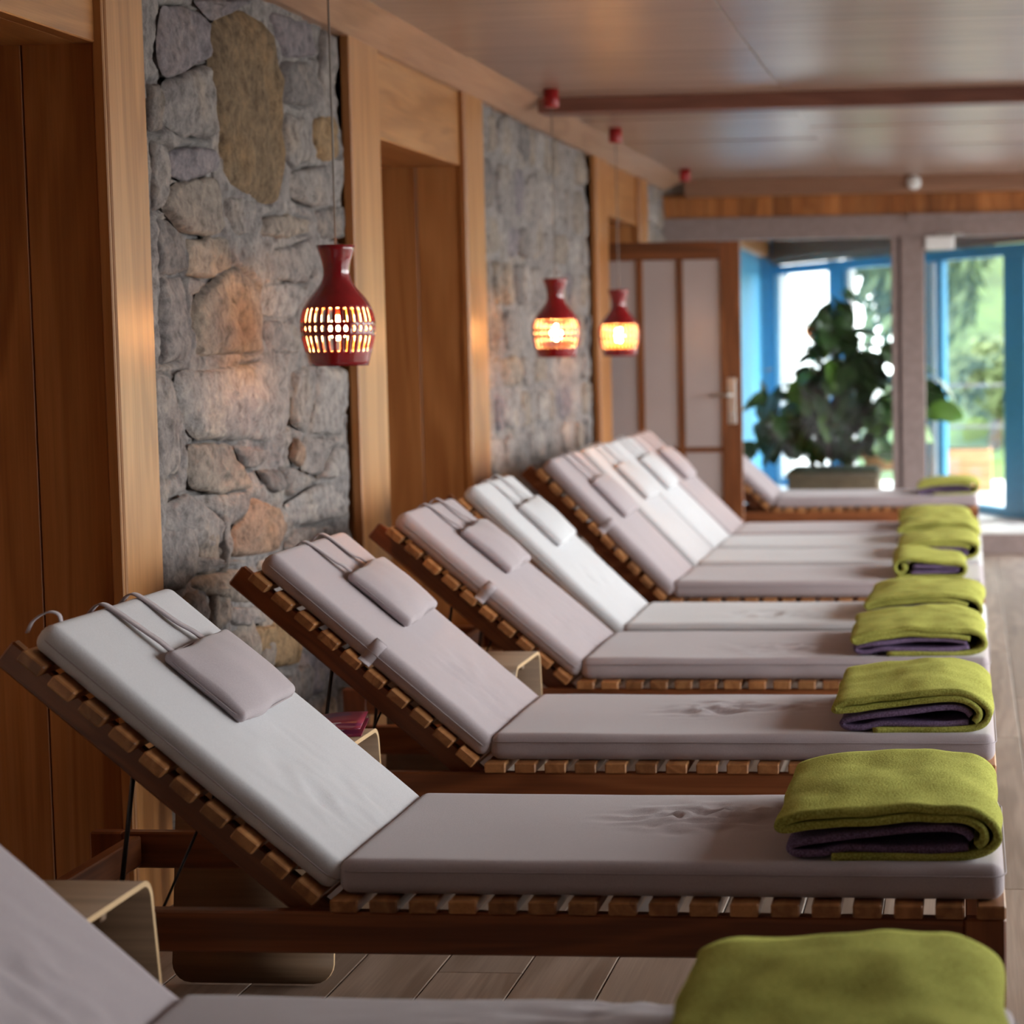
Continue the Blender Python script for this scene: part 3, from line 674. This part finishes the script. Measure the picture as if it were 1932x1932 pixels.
def lounger(label, Yc, ang, seatm, backm, pilm, seed, hi=True, pil=(.475, -.06), spots=None, dx=0.0, strap_loop=False):
    rnd = random.Random(seed)
    L = thing('sun_lounger', label, 'sun lounger', (.064+dx, Yc, 0), 'slatted sun loungers in a row along the stone wall')
    pip = pipe_m if seatm is mauve else pipe_g
    ye = SLW/2-.022
    for s in (-1, 1):
        obj('rail', rail_me, teak_x, L, (0, s*ye, 0))
        obj('leg', leg_me, teak_z, L, (-.0375, s*ye, 0)); obj('leg', leg_me, teak_z, L, (-1.95, s*ye, 0))
        obj('corner_block', blk_me, teak_x, L, (-.09, s*(ye-.03), 0))
    for x in (-.11, -.7, -1.32, -1.88): obj('crossbar', cross_me, teak_d, L, (x, 0, 0))
    n = 17; pitch = (1.255-.053)/(n-1)
    for i in range(n): obj('slat', slat_me, teak_y, L, (-.0265-i*pitch, 0, .365))
    for s in (-1, 1): obj('back_rail', brail_me, teak_x, L, M=backM(ang, 0, s*.262, 0))
    for i in range(10): obj('slat', slat_me, teak_y, L, M=backM(ang, .045+i*.0745, 0, 0))
    # prop that holds the back up
    a = math.radians(ang); px_, pz_ = HX-.5*math.cos(a), HZ+.5*math.sin(a)-.05
    obj('prop', MB().tube([(px_, -.24, pz_), (HX-.42, -.245, .37)], .005, 6).tube([(px_, .24, pz_), (HX-.42, .245, .37)], .005, 6).tube([(px_, -.24, pz_), (px_, .24, pz_)], .005, 6).me('prop', True), metal, L)
    obj('stay_wire', MB().tube([(px_+.12, -.23, pz_-.13), (px_+.02, -.23, .30)], .003, 5).me('stay_wire', True), metal, L)
    # cushions
    nx, ny = (84, 44) if hi else (26, 12)
    sp = spots if spots is not None else [(rnd.uniform(-.2, .15), rnd.uniform(-.12, .15), .2, .12, 1.0)]
    V, Fc = rounded_box(SEAT_L-.01, CW, CT+.006, .024, nx, ny, 3, wrinkle(seed, sp))
    sc = obj('seat_cushion', mesh('seat_cushion', V, Fc, True), seatm, L, (-(SEAT_L-.01)/2-.002, 0, .391))
    obj('piping', seam(SEAT_L-.004, CW+.004, .047), pip, sc)
    V, Fc = rounded_box(BACK_L, CW, CT, .024, nx//2+8, ny, 3, wrinkle(seed+50, [(-.22, .02, .16, .2, .55), (rnd.uniform(.0, .2), -.1, .1, .1, .3)]))
    bc = obj('back_cushion', mesh('back_cushion', V, Fc, True), backm, L, M=backM(ang, BACK_L/2+.012, 0, .0262))
    obj('piping', seam(BACK_L+.004, CW+.004, .03), pip, bc)
    # head pillow with two straps over the top of the back
    def pf(x, y, z):
        e = (1-min(1, abs(x)/.105)**2.5)*(1-min(1, abs(y)/.17)**2.5)
        return (.01*noise.noise((y*8, seed, 1)), .006*noise.noise((x*9, seed, 4)), (.022*e+.003*noise.noise((x*14, y*14, seed)))*(1 if z > .012 else .1))
    V, Fc = rounded_box(.205, .335, .026, .0125, 14 if hi else 6, 20 if hi else 8, 1, pf)
    tw = rnd.uniform(-.05, .05)
    pi = obj('pillow', mesh('pillow', V, Fc, True), pilm, L, M=backM(ang, pil[0], pil[1], .0262+CT+.002, tw))
    obj('piping', seam(.207, .337, .013, .002), pip, pi)
    top = BACK_L+.012-pil[0]
    for v in (-.06, .12):
        d = rnd.uniform(-.02, .02); e = rnd.uniform(.001, .009)
        obj('strap', strap_me([(.095, v, .012), (.13, v+.3*d, .010+e*.5), (top*.62, v+d, .004+e), (top-.03, v+d, .003), (top+.005, v+d, -.006), (top+.011, v+d, -.035), (top+.004, v+d, -.075)]), pilm, pi)
    # tie loop at the top corner and tape round the side
    if seed == 11: obj('tie_loop', strap_me([(.735, .235, .066), (.752, .243, .086), (.770, .252, .080), (.780, .260, .052), (.774, .265, .027)], .013), pilm, L, M=backM(ang))
    if strap_loop:
        obj('tie_tape', strap_me([(.39, .290, .0868), (.39, .300, .0822), (.39, .3065, .0762), (.39, .3112, .066), (.39, .3122, .054), (.39, .3122, .040), (.39, .315, .031), (.39, .327, .0268)], .034, .0009, (1., 0, 0)), backm, L, M=backM(ang))
    return L
S4 = 'in the block of four'
LN = [
 ('slatted wooden lounger with mauve cushions next to the bare plywood table, opposite the dark niche', 2.73, 41, mauve, mauve, mauve, 3, True, (.5, -.05), [(.1, .1, .3, .2, .8)], 0, False),
 ('slatted wooden lounger with pale grey back cushion and mauve seat cushion', 4.15, 40, mauve, grey, mauve, 11, True, (.475, -.08), [(.03, .07, .13, .10, 1.9), (.17, .12, .1, .05, 1.3)], 0, False),
 ('slatted wooden lounger with mauve cushions and tape looped round its backrest, beside the magazine table', 5.435, 40.5, mauve, mauve, mauve, 23, True, (.50, -.10), [(-.12, .06, .1, .1, 1.2), (.1, .1, .2, .08, .7)], 0, True),
 ('slatted wooden lounger with mauve cushions pushed close to an off-white one', 6.69, 40.5, mauve, mauve, mauve, 37, True, (.50, -.09), None, 0, True),
 ('slatted wooden lounger with off-white cushions pushed close to a single mauve one', 7.48, 43.5, white, white, white, 41, True, (.50, -.06), None, 0, False),
 ('wooden lounger with mauve cushions and exposed slat edge, first '+S4, 8.74, 46, mauve, mauve, mauve, 53, False, (.48, -.07), None, 0, True),
 ('slatted wooden lounger with pale grey cushions, second '+S4, 9.49, 46, grey, grey, grey, 67, False, (.50, -.05), None, 0, False),
 ('slatted wooden lounger with off-white cushions, third '+S4, 10.19, 45.5, white, white, white, 71, False, (.50, -.05), None, 0, False),
 ('wooden lounger with mauve back cushion, last '+S4, 10.89, 45, mauve, mauve, mauve, 83, False, (.50, -.05), None, 0, False),
 ('lone slatted wooden lounger with mauve cushions behind the open glazed door', 13.3, 43, mauve, mauve, mauve, 97, False, (.50, -.05), None, 0, False),
]
for a in LN: lounger(*a)

# ------------------------------------------------------------------ folded blankets
def ribbon(P, t, y0, y1, ny, seed, per=7, amp=.010):
    P = spline(P, per); n = len(P); A, B = [], []
    for i, p in enumerate(P):
        tg = _n(P[min(i+1, n-1)]-P[max(i-1, 0)]); nn = np.array((-tg[1], tg[0])); A.append(p+nn*t/2); B.append(p-nn*t/2)
    ring = A+B[::-1]; m = len(ring); V, Fc = [], []
    for j in range(ny+1):
        f = j/ny; y = y0+(y1-y0)*f
        for q in ring:
            hgt = max(0, q[1])/.1
            dz = amp*hgt*(noise.noise((q[0]*6, y*5, seed))+.5*noise.noise((q[0]*15, y*11, seed+2)))
            dx = .010*noise.noise((y*6, q[1]*12, seed+5))
            dy = .012*noise.noise((q[0]*7, q[1]*30, seed+7+j//(ny+1)))*(1 if j in (0, ny) else 0)
            dome = -.005*hgt*(2*f-1)**2
            V.append((q[0]+dx, y+dy, max(.0005, q[1]+dz+dome)))
    for j in range(ny):
        for k in range(m): Fc.append((j*m+k, (j+1)*m+k, (j+1)*m+(k+1) % m, j*m+(k+1) % m))
    for j, rev in ((0, False), (ny, True)):
        for i in range(n-1):
            f = (j*m+i, j*m+i+1, j*m+m-2-i, j*m+m-1-i); Fc.append(f if not rev else f[::-1])
    return V, Fc
def blanket(label, Yc, xl, xr, seed, h=1.0, depth=.54, style=0, rz=0.0, zt=.457):
    w = xr-xl; k = w/.41
    zt -= .0028 if style == 2 else .0006                # rests on the cushion
    B = thing('folded_blanket', label, 'blanket', (xl, Yc, zt), 'green blankets folded at the foot of each lounger', rz)
    s = lambda P: [(x*k, z*h) for x, z in P]
    y0, y1 = -depth/2, depth/2
    if style == 2:                                 # rolled up
        out = [(.02, .010), (.20, .010), (.36, .012), (.395, .03), (.38, .055), (.25, .066), (.10, .075), (.03, .07), (.012, .045), (.03, .025), (.06, .03), (.07, .047), (.05, .055)]
        inn = [(.10, .026), (.25, .028), (.34, .03), (.345, .042), (.25, .048), (.11, .05)]
    elif style == 1:                               # two thick folds, purple between
        out = [(.10, .008), (.24, .008), (.34, .010), (.385, .022), (.40, .045), (.385, .072), (.33, .088), (.22, .090), (.10, .082), (.02, .066), (.0, .055), (.008, .047), (.03, .052), (.10, .066), (.22, .073), (.31, .070), (.355, .058)]
        inn = [(.35, .030), (.28, .021), (.16, .020), (.09, .024), (.04, .014), (.012, .016), (.008, .030), (.04, .038), (.11, .046), (.23, .056), (.30, .054), (.345, .044)]
    else:
        out = [(.095, .007), (.20, .007), (.32, .008), (.375, .018), (.398, .042), (.39, .068), (.345, .093), (.26, .103), (.15, .098), (.05, .086), (.008, .074), (-.002, .064), (.012, .060), (.06, .067), (.15, .078), (.26, .085), (.33, .080), (.368, .062), (.374, .042), (.36, .028)]
        inn = [(.345, .026), (.28, .021), (.20, .021), (.12, .023), (.075, .014), (.028, .013), (.018, .026), (.05, .036), (.11, .046), (.20, .056), (.29, .064), (.335, .058), (.352, .043)]
    ny = 26
    V, Fc = ribbon(s(out), .0150, y0, y1, ny, seed); obj('wool_fold', mesh('wool_fold', V, Fc, True), green, B)
    V, Fc = ribbon(s(inn), .0130, y0+.006, y1-.006, ny, seed, amp=.004); ln = obj('lining', mesh('lining', V, Fc, True), purple, B)
    ln['label'] = 'purple wool lining'
BT = 'thick green wool blanket folded on the '
BL = [
 (BT+'mauve lounger opposite the dark niche', 2.74, -.385, .055, 2, 1.08, .56, 0, .02),
 (BT+'lounger with pale grey back, purple lining showing', 4.15, -.352, .062, 5, 1.0, .545, 0, 0),
 (BT+'lounger beside the magazine table', 5.435, -.325, .062, 9, 1.0, .545, 0, 0),
 (BT+'mauve lounger pushed close to an off-white one', 6.69, -.355, .055, 14, .95, .545, 1, .02),
 (BT+'off-white lounger pushed close to a mauve one', 7.48, -.345, .055, 19, 1.0, .545, 1, -.02),
 ('rolled green wool blanket on the first of four steep loungers', 8.74, -.31, -.01, 25, 1.1, .50, 2, .03),
 (BT+'second of four steep loungers', 9.49, -.30, .055, 31, .95, .52, 1, 0),
 (BT+'third of four steep loungers', 10.19, -.32, .055, 36, 1.0, .52, 0, 0),
 (BT+'last of four steep loungers', 10.89, -.345, .02, 44, 1.0, .52, 1, .03),
 (BT+'lone lounger behind the open door', 13.3, -.30, .075, 51, 1.0, .50, 1, 0),
]
for a in BL: blanket(*a)

# ------------------------------------------------------------------ bent plywood tables, magazine
def bent(profile, w, t=.010, r=.045):
    """profile in a vertical plane (a,z) -> bent sheet of width w whose end corners are rounded"""
    P = [np.array(p, float) for p in profile]; n = len(P); A, B = [], []
    ends = (P[0], P[-1]); hw = []
    for p in P:
        d = min(np.linalg.norm(p-e) for e in ends)
        hw.append(w/2 if d >= r else w/2-r+math.sqrt(max(0, r*r-(r-d)**2)))
    for i, p in enumerate(P):
        tg = _n(P[min(i+1, n-1)]-P[max(i-1, 0)]); nn = np.array((-tg[1], tg[0])); A.append(p+nn*t/2); B.append(p-nn*t/2)
    ring = A+B[::-1]; wd_ = hw+hw[::-1]; m = len(ring); V = [(q[0], s_*h_, q[1]) for s_ in (-1, 1) for q, h_ in zip(ring, wd_)]; Fs, Fe = [], []
    for k in range(m):
        (Fe if k in (n-1, m-1) else Fs).append((k, k+m, (k+1) % m+m, (k+1) % m)[::-1])
    for j, rev in ((0, True), (1, False)):
        for i in range(n-1):
            f = (j*m+i, j*m+i+1, j*m+m-2-i, j*m+m-1-i); Fe.append(f[::-1] if rev else f)
    return V, Fs, Fe
def arc(cx, cz, r, a0, a1, n=7): return [(cx+r*math.cos(math.radians(a0+(a1-a0)*k/n)), cz+r*math.sin(math.radians(a0+(a1-a0)*k/n))) for k in range(n+1)]
def ply_part(name, prof, w, parent, rz):
    V, Fs, Fe = bent(prof, w); me = mesh(name, V, Fs+Fe)
    me.materials.append(ply); me.materials.append(plye)
    for i, p in enumerate(me.polygons): p.material_index = 0 if i < len(Fs) else 1; p.use_smooth = i < len(Fs)
    return obj(name, me, None, parent, rot=(0, 0, rz))
def table(label, X, Y):
    T = thing('side_table', label, 'side table', (X, Y, 0), 'bent plywood side tables between the loungers')
    hw, r = .17, .035
    e0, e1 = np.array((-hw-.075, .006)), np.array((-hw+.001, .505-r))
    leg = [tuple(e0+(e1-e0)*f) for f in (0, .006, .02, .04, .065, .09, .5)]
    up = leg+arc(-hw+r, .505-r, r, 168, 90)+arc(hw-r, .505-r, r, 90, 12)+[(-x_, z_) for x_, z_ in leg[::-1]]
    ply_part('table_top', up, .37, T, PI/2)
    obj('underside_batten', box_me('underside_batten', -.17, .17, -.012, .012, .478, .499, b=.003), ply, T)
    return T
table('bent plywood side table with nothing on it, beside the pale grey backed lounger', -1.595, 3.34)
table('bent plywood side table carrying the magazine', -1.595, 4.775)
table('bent plywood side table before the close pair of loungers', -1.455, 6.03)
mg = thing('magazine', 'red and blue magazine lying open on plywood side table', 'magazine', (-1.60, 4.89, .5135), rz=.2)
mprint, mnt, _n1, _L, _bs = mat_base('magazine_print')
_v = N_(mnt, 'ShaderNodeTexVoronoi'); _v.inputs['Scale'].default_value = 14; _L.new(coords(mnt, (1, 2, 1), 0), _v.inputs['Vector'])
_r = ramp(mnt, [(.0, (.02, .03, .14)), (.35, (.24, .02, .05)), (.62, (.30, .04, .06)), (.8, (.55, .45, .5))]); _L.new(_v.outputs['Color'], _r.inputs[0]); _L.new(_r.outputs[0], _bs.inputs['Base Color']); _bs.inputs['Roughness'].default_value = .3
def page(x0, x1, lift, z0):
    V, Fc = [], []; n = 10
    for i in range(n+1):
        f = i/n; x = x0+(x1-x0)*f; z = z0+lift*f**1.6+.008*math.sin(PI*f)
        for y in (-.115, .115):
            for dz in (0, .0025): V.append((x, y, z+dz))
    for i in range(n):
        a = i*4
        Fc += [(a+1, a+5, a+7, a+3), (a, a+2, a+6, a+4), (a, a+4, a+5, a+1), (a+2, a+3, a+7, a+6)]
    Fc += [(0, 1, 3, 2), (n*4, n*4+2, n*4+3, n*4+1)]
    return mesh('page', V, Fc, True)
obj('page', page(0, .165, .014, 0), mprint, mg); obj('page', page(0, -.15, .0, 0), whitep, mg)
obj('cover', box_me('cover', -.152, .167, -.117, .117, -.003, -.0005), mprint, mg)

# ------------------------------------------------------------------ lamps
def shade():
    ctrl = [(.055, .340), (.050, .325), (.042, .300), (.038, .275), (.038, .255), (.045, .235), (.062, .212), (.082, .188), (.096, .163), (.104, .135), (.106, .110), (.103, .082), (.097, .055), (.089, .025), (.083, .0)]
    Pz = spline([(c[1], c[0]) for c in ctrl], 10); zz = np.array([p[0] for p in Pz][::-1]); rr = np.array([p[1] for p in Pz][::-1])
    R = lambda z: float(np.interp(z, zz, rr))
    NS = 30; n = NS*4
    levels = [0, .012, .024, .036, .040, .052, .064, .076, .0840, .090, .0975, .105, .1125, .1185, .124, .135, .146, .157, .164, .168, .178, .19, .2, .21, .22, .232, .245, .258, .272, .286, .30, .313, .326, .340]
    V = [(R(z), 2*PI*k/n, z) for z in levels for k in range(n)]
    V = [list(v) for v in V]; Fc = []
    lv = {round(z, 4): i for i, z in enumerate(levels)}
    i0, i1, j0, j1, h0, h1 = lv[.04], lv[.084], lv[.124], lv[.164], lv[.0975], lv[.1125]
    for i in range(len(levels)-1):
        for k in range(n):
            s = k % 4
            if s in (1, 2) and (i0 <= i < i1 or j0 <= i < j1 or h0 <= i < h1): continue
            Fc.append((i*n+k, i*n+(k+1) % n, (i+1)*n+(k+1) % n, (i+1)*n+k))
    for k in range(n):                              # round the holes, taper slot ends
        s = k % 4
        if s in (1, 3):
            for i in (h0, h1): V[i*n+k][1] += (1 if s == 1 else -1)*2*PI/n*.35
            for i in (i0, j1): V[i*n+k][1] += (1 if s == 1 else -1)*2*PI/n*.25
    me = mesh('shade', [(r_*math.cos(a), r_*math.sin(a), z) for r_, a, z in V], Fc, True)
    me.materials.append(redg); me.materials.append(clay); return me
shade_me = shade()
bulb_me = MB().lathe([(.0, .072), (.012, .075), (.021, .085), (.025, .1), (.023, .115), (.016, .13), (.011, .142)], 20).me('bulb', True)
sock_me = MB().lathe([(.0, .142), (.014, .142), (.016, .15), (.016, .19), (.010, .20), (.004, .21)], 16).me('socket', True)
cano_me = MB().lathe([(.0, 0), (.030, 0), (.034, .004), (.034, .078), (.0, .078)], 24).me('canopy', True)
def lamp(label, Y, z0, X=-1.78):
    T = thing('pendant_lamp', label, 'pendant lamp', (X, Y, 0), 'red pendant lamps along the stone wall')
    s = obj('shade', shade_me, None, T, (0, 0, z0), (0, 0, Y))
    md = s.modifiers.new('wall', 'SOLIDIFY'); md.thickness = .005; md.offset = -1; md.material_offset = 1
    sk = obj('socket', sock_me, redp, T, (0, 0, z0))
    obj('bulb', bulb_me, bulb_m, T, (0, 0, z0))
    obj('cord', MB().tube([(0, 0, z0+.205), (.001, 0, (z0+2.43)/2+.1), (0, 0, 2.435)], .0028, 6).me('cord', True), cordm, T)
    obj('canopy', cano_me, redp, T, (0, 0, 2.432))
lamp('red ceramic pendant lamp with pierced slots hanging alone before the first stone wall', 5.95, 1.363)
lamp('red ceramic pendant lamp with pierced slots under the dark ceiling beam', 9.2, 1.356)
lamp('red ceramic pendant lamp with pierced slots hanging before the glazed door', 10.9, 1.345)
ca = thing('ceiling_rose', 'small empty red ceiling rose at the far end of the cornice', 'ceiling rose', (-1.78, 13.6, 2.432))
obj('cup', cano_me, redp, ca); obj('plug', MB().lathe([(.0, -.012), (.008, -.01), (.008, .002)], 10).me('plug', True), redp, ca)
sd = thing('smoke_detector', 'round white smoke detector on the pale beam', 'smoke detector', (-.345, 14.47, 2.455))
obj('dome', MB().lathe([(.0, -.045), (.02, -.043), (.036, -.03), (.043, -.01), (.044, .01), (.036, .03), (.02, .042), (.0, .045)], 24).me('dome', True), whitep, sd)
obj('base_plate', MB().tube([(0, -.02, 0), (0, .012, 0)], .048, 24).me('base_plate', True), whitep, sd)

# ------------------------------------------------------------------ winter garden plant and furniture
def leaf_mesh(seed, L=.26, w=.19):
    V, Fc = [], []; n, m = 9, 6
    for i in range(n+1):
        f = i/n; hw = w/2*(math.sin(PI*min(1, f**.72*.98+.02))**.75)*(.55+.65*f if f < .75 else 1.04) + .004
        for j in range(m+1):
            g = 2*j/m-1
            V.append((f*L, g*hw, -.10*L*f*f*2+.18*hw*abs(g)+.012*noise.noise((f*4, g*2, seed))))
    for i in range(n):
        for j in range(m): Fc.append((i*(m+1)+j, (i+1)*(m+1)+j, (i+1)*(m+1)+j+1, i*(m+1)+j+1))
    return mesh('leaf', V, Fc, True)
lv_d = [leaf_mesh(s) for s in (1, 2, 3)]; lv_l = [leaf_mesh(s) for s in (4, 5)]
for q in lv_d: q.materials.append(leafm)
for q in lv_l: q.materials.append(leafm2)
PYc = 15.75
pt = thing('potted_ficus', 'large leafy fiddle leaf plant in a brown planter behind the glass', 'plant', (-.95, PYc, .14))
obj('planter', MB().box(-.36, .30, -.28, .28, 0, .30, b=.01).me('planter'), pot_m, pt)
obj('planter_rim', MB().box(-.375, .315, -.295, .295, .27, .305, b=.008).me('planter_rim'), pot_m, pt)
obj('moss', MB().box(-.35, .29, -.27, .27, .300, .33, b=.012).me('moss'), soil, pt)
rp_ = random.Random(5)
stems = [[(0, 0, .3), (.02, .02, .7), (-.03, 0, 1.1), (.0, 0, 1.55)], [(-.1, 0, .3), (-.22, .05, .6), (-.35, .02, .95)], [(.08, 0, .3), (.2, -.03, .75), (.36, .02, 1.2)], [(.05, .08, .3), (.3, .05, .55), (.62, -.05, .78)], [(-.12, -.05, .3), (-.35, 0, .5), (-.55, 0, .62)], [(-.05, -.08, .3), (-.1, -.05, .8), (-.12, -.02, 1.2)]]
for s_ in stems: obj('stem', MB().tube([tuple(p) for p in spline(s_, 4)], .011, 6).me('stem', True), bark, pt)
nl = 0
def leaf_at(p, light=False, scl=1.0, rot=None):
    global nl
    rr = rot or (rp_.uniform(-.9, .9), rp_.uniform(-.2, 1.3), rp_.uniform(0, 2*PI))
    me = rp_.choice(lv_l if light else lv_d); k = scl*rp_.uniform(.75, 1.15)
    RM = Euler(rr).to_matrix()*k; Q = [RM @ v.co for v in me.vertices]; p = Vector(p)
    def bad():
        for q in Q:
            w_ = q+p; X_, Y_ = w_.x-.95, w_.y+PYc
            if Y_ > 15.05+(.39-X_)*1.863-.26: return True                       # window wall
            if .17 < w_.x < .70 and w_.y > .19 and w_.z < .46: return True       # bench
        return False
    while bad() and p.y > -.75: p.y -= .04
    dz = min((q+p).z for q in Q)
    if dz < .335: p.z += .335-dz                                                 # above the planter
    if min((q+p).x for q in Q) < -.82: p.x += -.82-min((q+p).x for q in Q)       # clear of the blue wall
    o = obj('leaf', me, None, pt, p, rr); o.scale = (k, k, k); nl += 1
blobs = [(-.01, 1.50, .12, .14, 20), (-.03, 1.20, .25, .18, 40), (.05, .98, .36, .18, 48), (.40, 1.12, .13, .20, 16), (-.32, .80, .24, .20, 24), (.0, .68, .34, .22, 36), (.36, .75, .26, .2, 26), (-.48, .60, .16, .12, 9), (.15, .48, .28, .1, 10)]
for cx, cz, rx, rz_, k in blobs:
    for _ in range(k):
        a, q = rp_.uniform(0, 2*PI), math.sqrt(rp_.uniform(0, 1))
        leaf_at((cx+rx*q*math.cos(a), rp_.uniform(-.2, .2), cz+rz_*q*math.sin(a)-.02), rp_.random() < .12)
for p in ((.70, .80), (.76, .77), (.66, .88), (.62, .62), (-.56, .98), (-.54, 1.05), (-.56, .66), (-.58, .60), (.72, .98)): leaf_at((p[0], rp_.uniform(-.1, .05), p[1]), p[0] > .6 and p[1] < .85, .85)
for px_, pz_, th in ((.70, .80, .5), (.64, .70, -.4), (.66, .97, 1.2)): leaf_at((px_, -.12, pz_), pz_ < .9, 1.15, (PI/2+.2, th, 0))
bn = thing('wooden_bench', 'small pale wooden bench beside the leafy plant', 'bench', (-.60, 16.20, .14))
obj('seat', box_me('seat', -.20, .20, -.13, .13, .36, .42, b=.006), terracotta, bn)
obj('apron', box_me('apron', -.17, .17, -.11, -.08, .28, .36, b=.004), terracotta, bn)
for sx in (-.15, .15):
    for sy in (-.09, .09): obj('leg', box_me('leg', sx-.025, sx+.025, sy-.025, sy+.025, 0, .36, b=.004), terracotta, bn)
gc = thing('grey_chair', 'low charcoal lounge chair beside the brown planter', 'chair', (-1.32, 15.12, .14))
obj('backrest', box_me('backrest', -.035, .035, -.22, .22, 0, .36, b=.015), grey_c, gc, (-.18, 0, .12), (0, -.75, 0))
obj('seat', box_me('seat', -.2, .2, -.22, .22, .10, .16, b=.015), grey_c, gc)
for sx in (-.16, .16):
    for sy in (-.18, .18): obj('leg', box_me('leg', sx-.02, sx+.02, sy-.02, sy+.02, 0, .1), metal, gc)

# ------------------------------------------------------------------ outdoors
struct('ground', box_me('ground', -40, 60, -20, 90, -.4, -.14), paving, 'grey paving outside')
def bank_z(X, Y):
    d = Y-23; h_ = -.2+(.34*d if d < 9 else 3.06+.12*(d-9))*min(1, max(0, (X+1.6)/1.2))
    return h_+.25*noise.noise((X*.6, Y*.6, 1))*min(1, d)
V, Fc = [], []; gx, gy = 50, 24
for j in range(gy+1):
    for i in range(gx+1):
        X, Y = -1.5+i*.4, 23+j*.8
        V.append((X, Y, bank_z(X, Y)))
for j in range(gy):
    for i in range(gx): Fc.append((j*(gx+1)+i, j*(gx+1)+i+1, (j+1)*(gx+1)+i+1, (j+1)*(gx+1)+i))
tag(obj('grass_bank', mesh('grass_bank', V, Fc, True), grassm), 'steep green grass bank outside the winter garden', 'grass', kind='stuff')
def foliage(seed, n=1500):
    rn = random.Random(seed); V, Fc = [], []
    for i in range(n):
        while True:
            p = Vector((rn.uniform(-1, 1), rn.uniform(-1, 1), rn.uniform(-1, 1)))
            if .35 < p.length < 1: break
        p *= .85+.25*noise.noise(p*2.2+Vector((seed, 0, 0)))
        q = Vector((rn.gauss(0, 1), rn.gauss(0, 1), rn.gauss(0, 1))).normalized(); a = q.orthogonal().normalized()*.13; b_ = q.cross(a)*.8; o = len(V)
        V += [p-a, p+b_*.5, p+a, p-b_*.5]; Fc.append((o, o+1, o+2, o+3))
    return mesh('foliage', V, Fc)
fo = [foliage(s) for s in (1, 2)]; fo2 = [foliage(s) for s in (3,)]
for q in fo: q.materials.append(hedge)
for q in fo2: q.materials.append(hedge2)
trunk = MB().tube([(0, 0, 0), (.03, 0, .5), (0, .02, 1)], [.09, .07, .05], 8).me('trunk', True)
for i, (X, Y, Zb, sx, sz, lt, lab) in enumerate([
    (-.60, 26.0, 0, 1.0, 1.6, 0, 'dark green tree on the bank beside the white house'), (1.75, 26.8, 0, 1.05, 1.7, 0, 'dark green tree on the bank behind the low dark shrub'),
    (4.3, 28.2, 0, 1.3, 1.9, 1, 'pale green tree furthest along the bank from the white house'), (-.75, 30.1, 0, 1.35, 2.5, 1, 'tall pale green tree standing behind the dark trees on the bank'),
    (1.3, 33.6, 0, 1.6, 2.6, 0, 'tall dark green tree at the top of the bank'), (.30, 24.1, 0, .68, .55, 1, 'low pale shrub behind the metal handrail'), (1.9, 24.4, 0, .75, .65, 0, 'low dark shrub at the foot of the bank')]):
    t = thing('tree' if sz > 1 else 'shrub', lab, 'tree' if sz > 1 else 'shrub', (X, Y, bank_z(X, Y)-.06), 'trees and shrubs beyond the blue windows')
    hc = sz*.98+.1+.34*sx
    f = obj('foliage', (fo2[0] if lt else fo[i % 2]), None, t, (0, 0, hc), (0, 0, i*1.3)); f.scale = (sx, sx, sz)
    k = obj('trunk', trunk, bark, t); k.scale = (1, 1, hc)
hs = thing('white_house', 'white rendered house wall outside the winter garden', 'house', (-4.0, 25.5, -.2))
obj('wall', box_me('wall', -3, 2.35, 0, 3, 0, 5), render_w, hs)
wf = obj('window_frame', box_me('window_frame', 1.65, 1.95, -.06, 0, .9, 2.4, b=.01), whitep, hs); obj('window_pane', box_me('window_pane', 1.70, 1.90, -.07, -.06, .95, 2.35), frost, wf)
hr = thing('handrail', 'grey metal handrail outside the blue glazed door', 'railing', (0, 19.3, -.14))
for z in (1.12, .75): obj('bar', MB().tube([(-.6, 0, z), (2.6, 0, z)], .014, 8).me('bar', True), railg, hr)
for x in (-.6, 1.0, 2.6): obj('post', MB().tube([(x, 0, 0), (x, 0, 1.12)], .014, 8).me('post', True), railg, hr)
pb = thing('wooden_planter', 'orange wooden planter box outside the blue glazed door', 'planter', (-.05, 17.9, .14))
for i in range(3): obj('board', box_me('board', -.28, .25, -.2, .2, i*.117, .114+i*.117, b=.006), terracotta, pb)
obj('soil', box_me('soil', -.26, .23, -.18, .18, .345, .358), soil, pb)
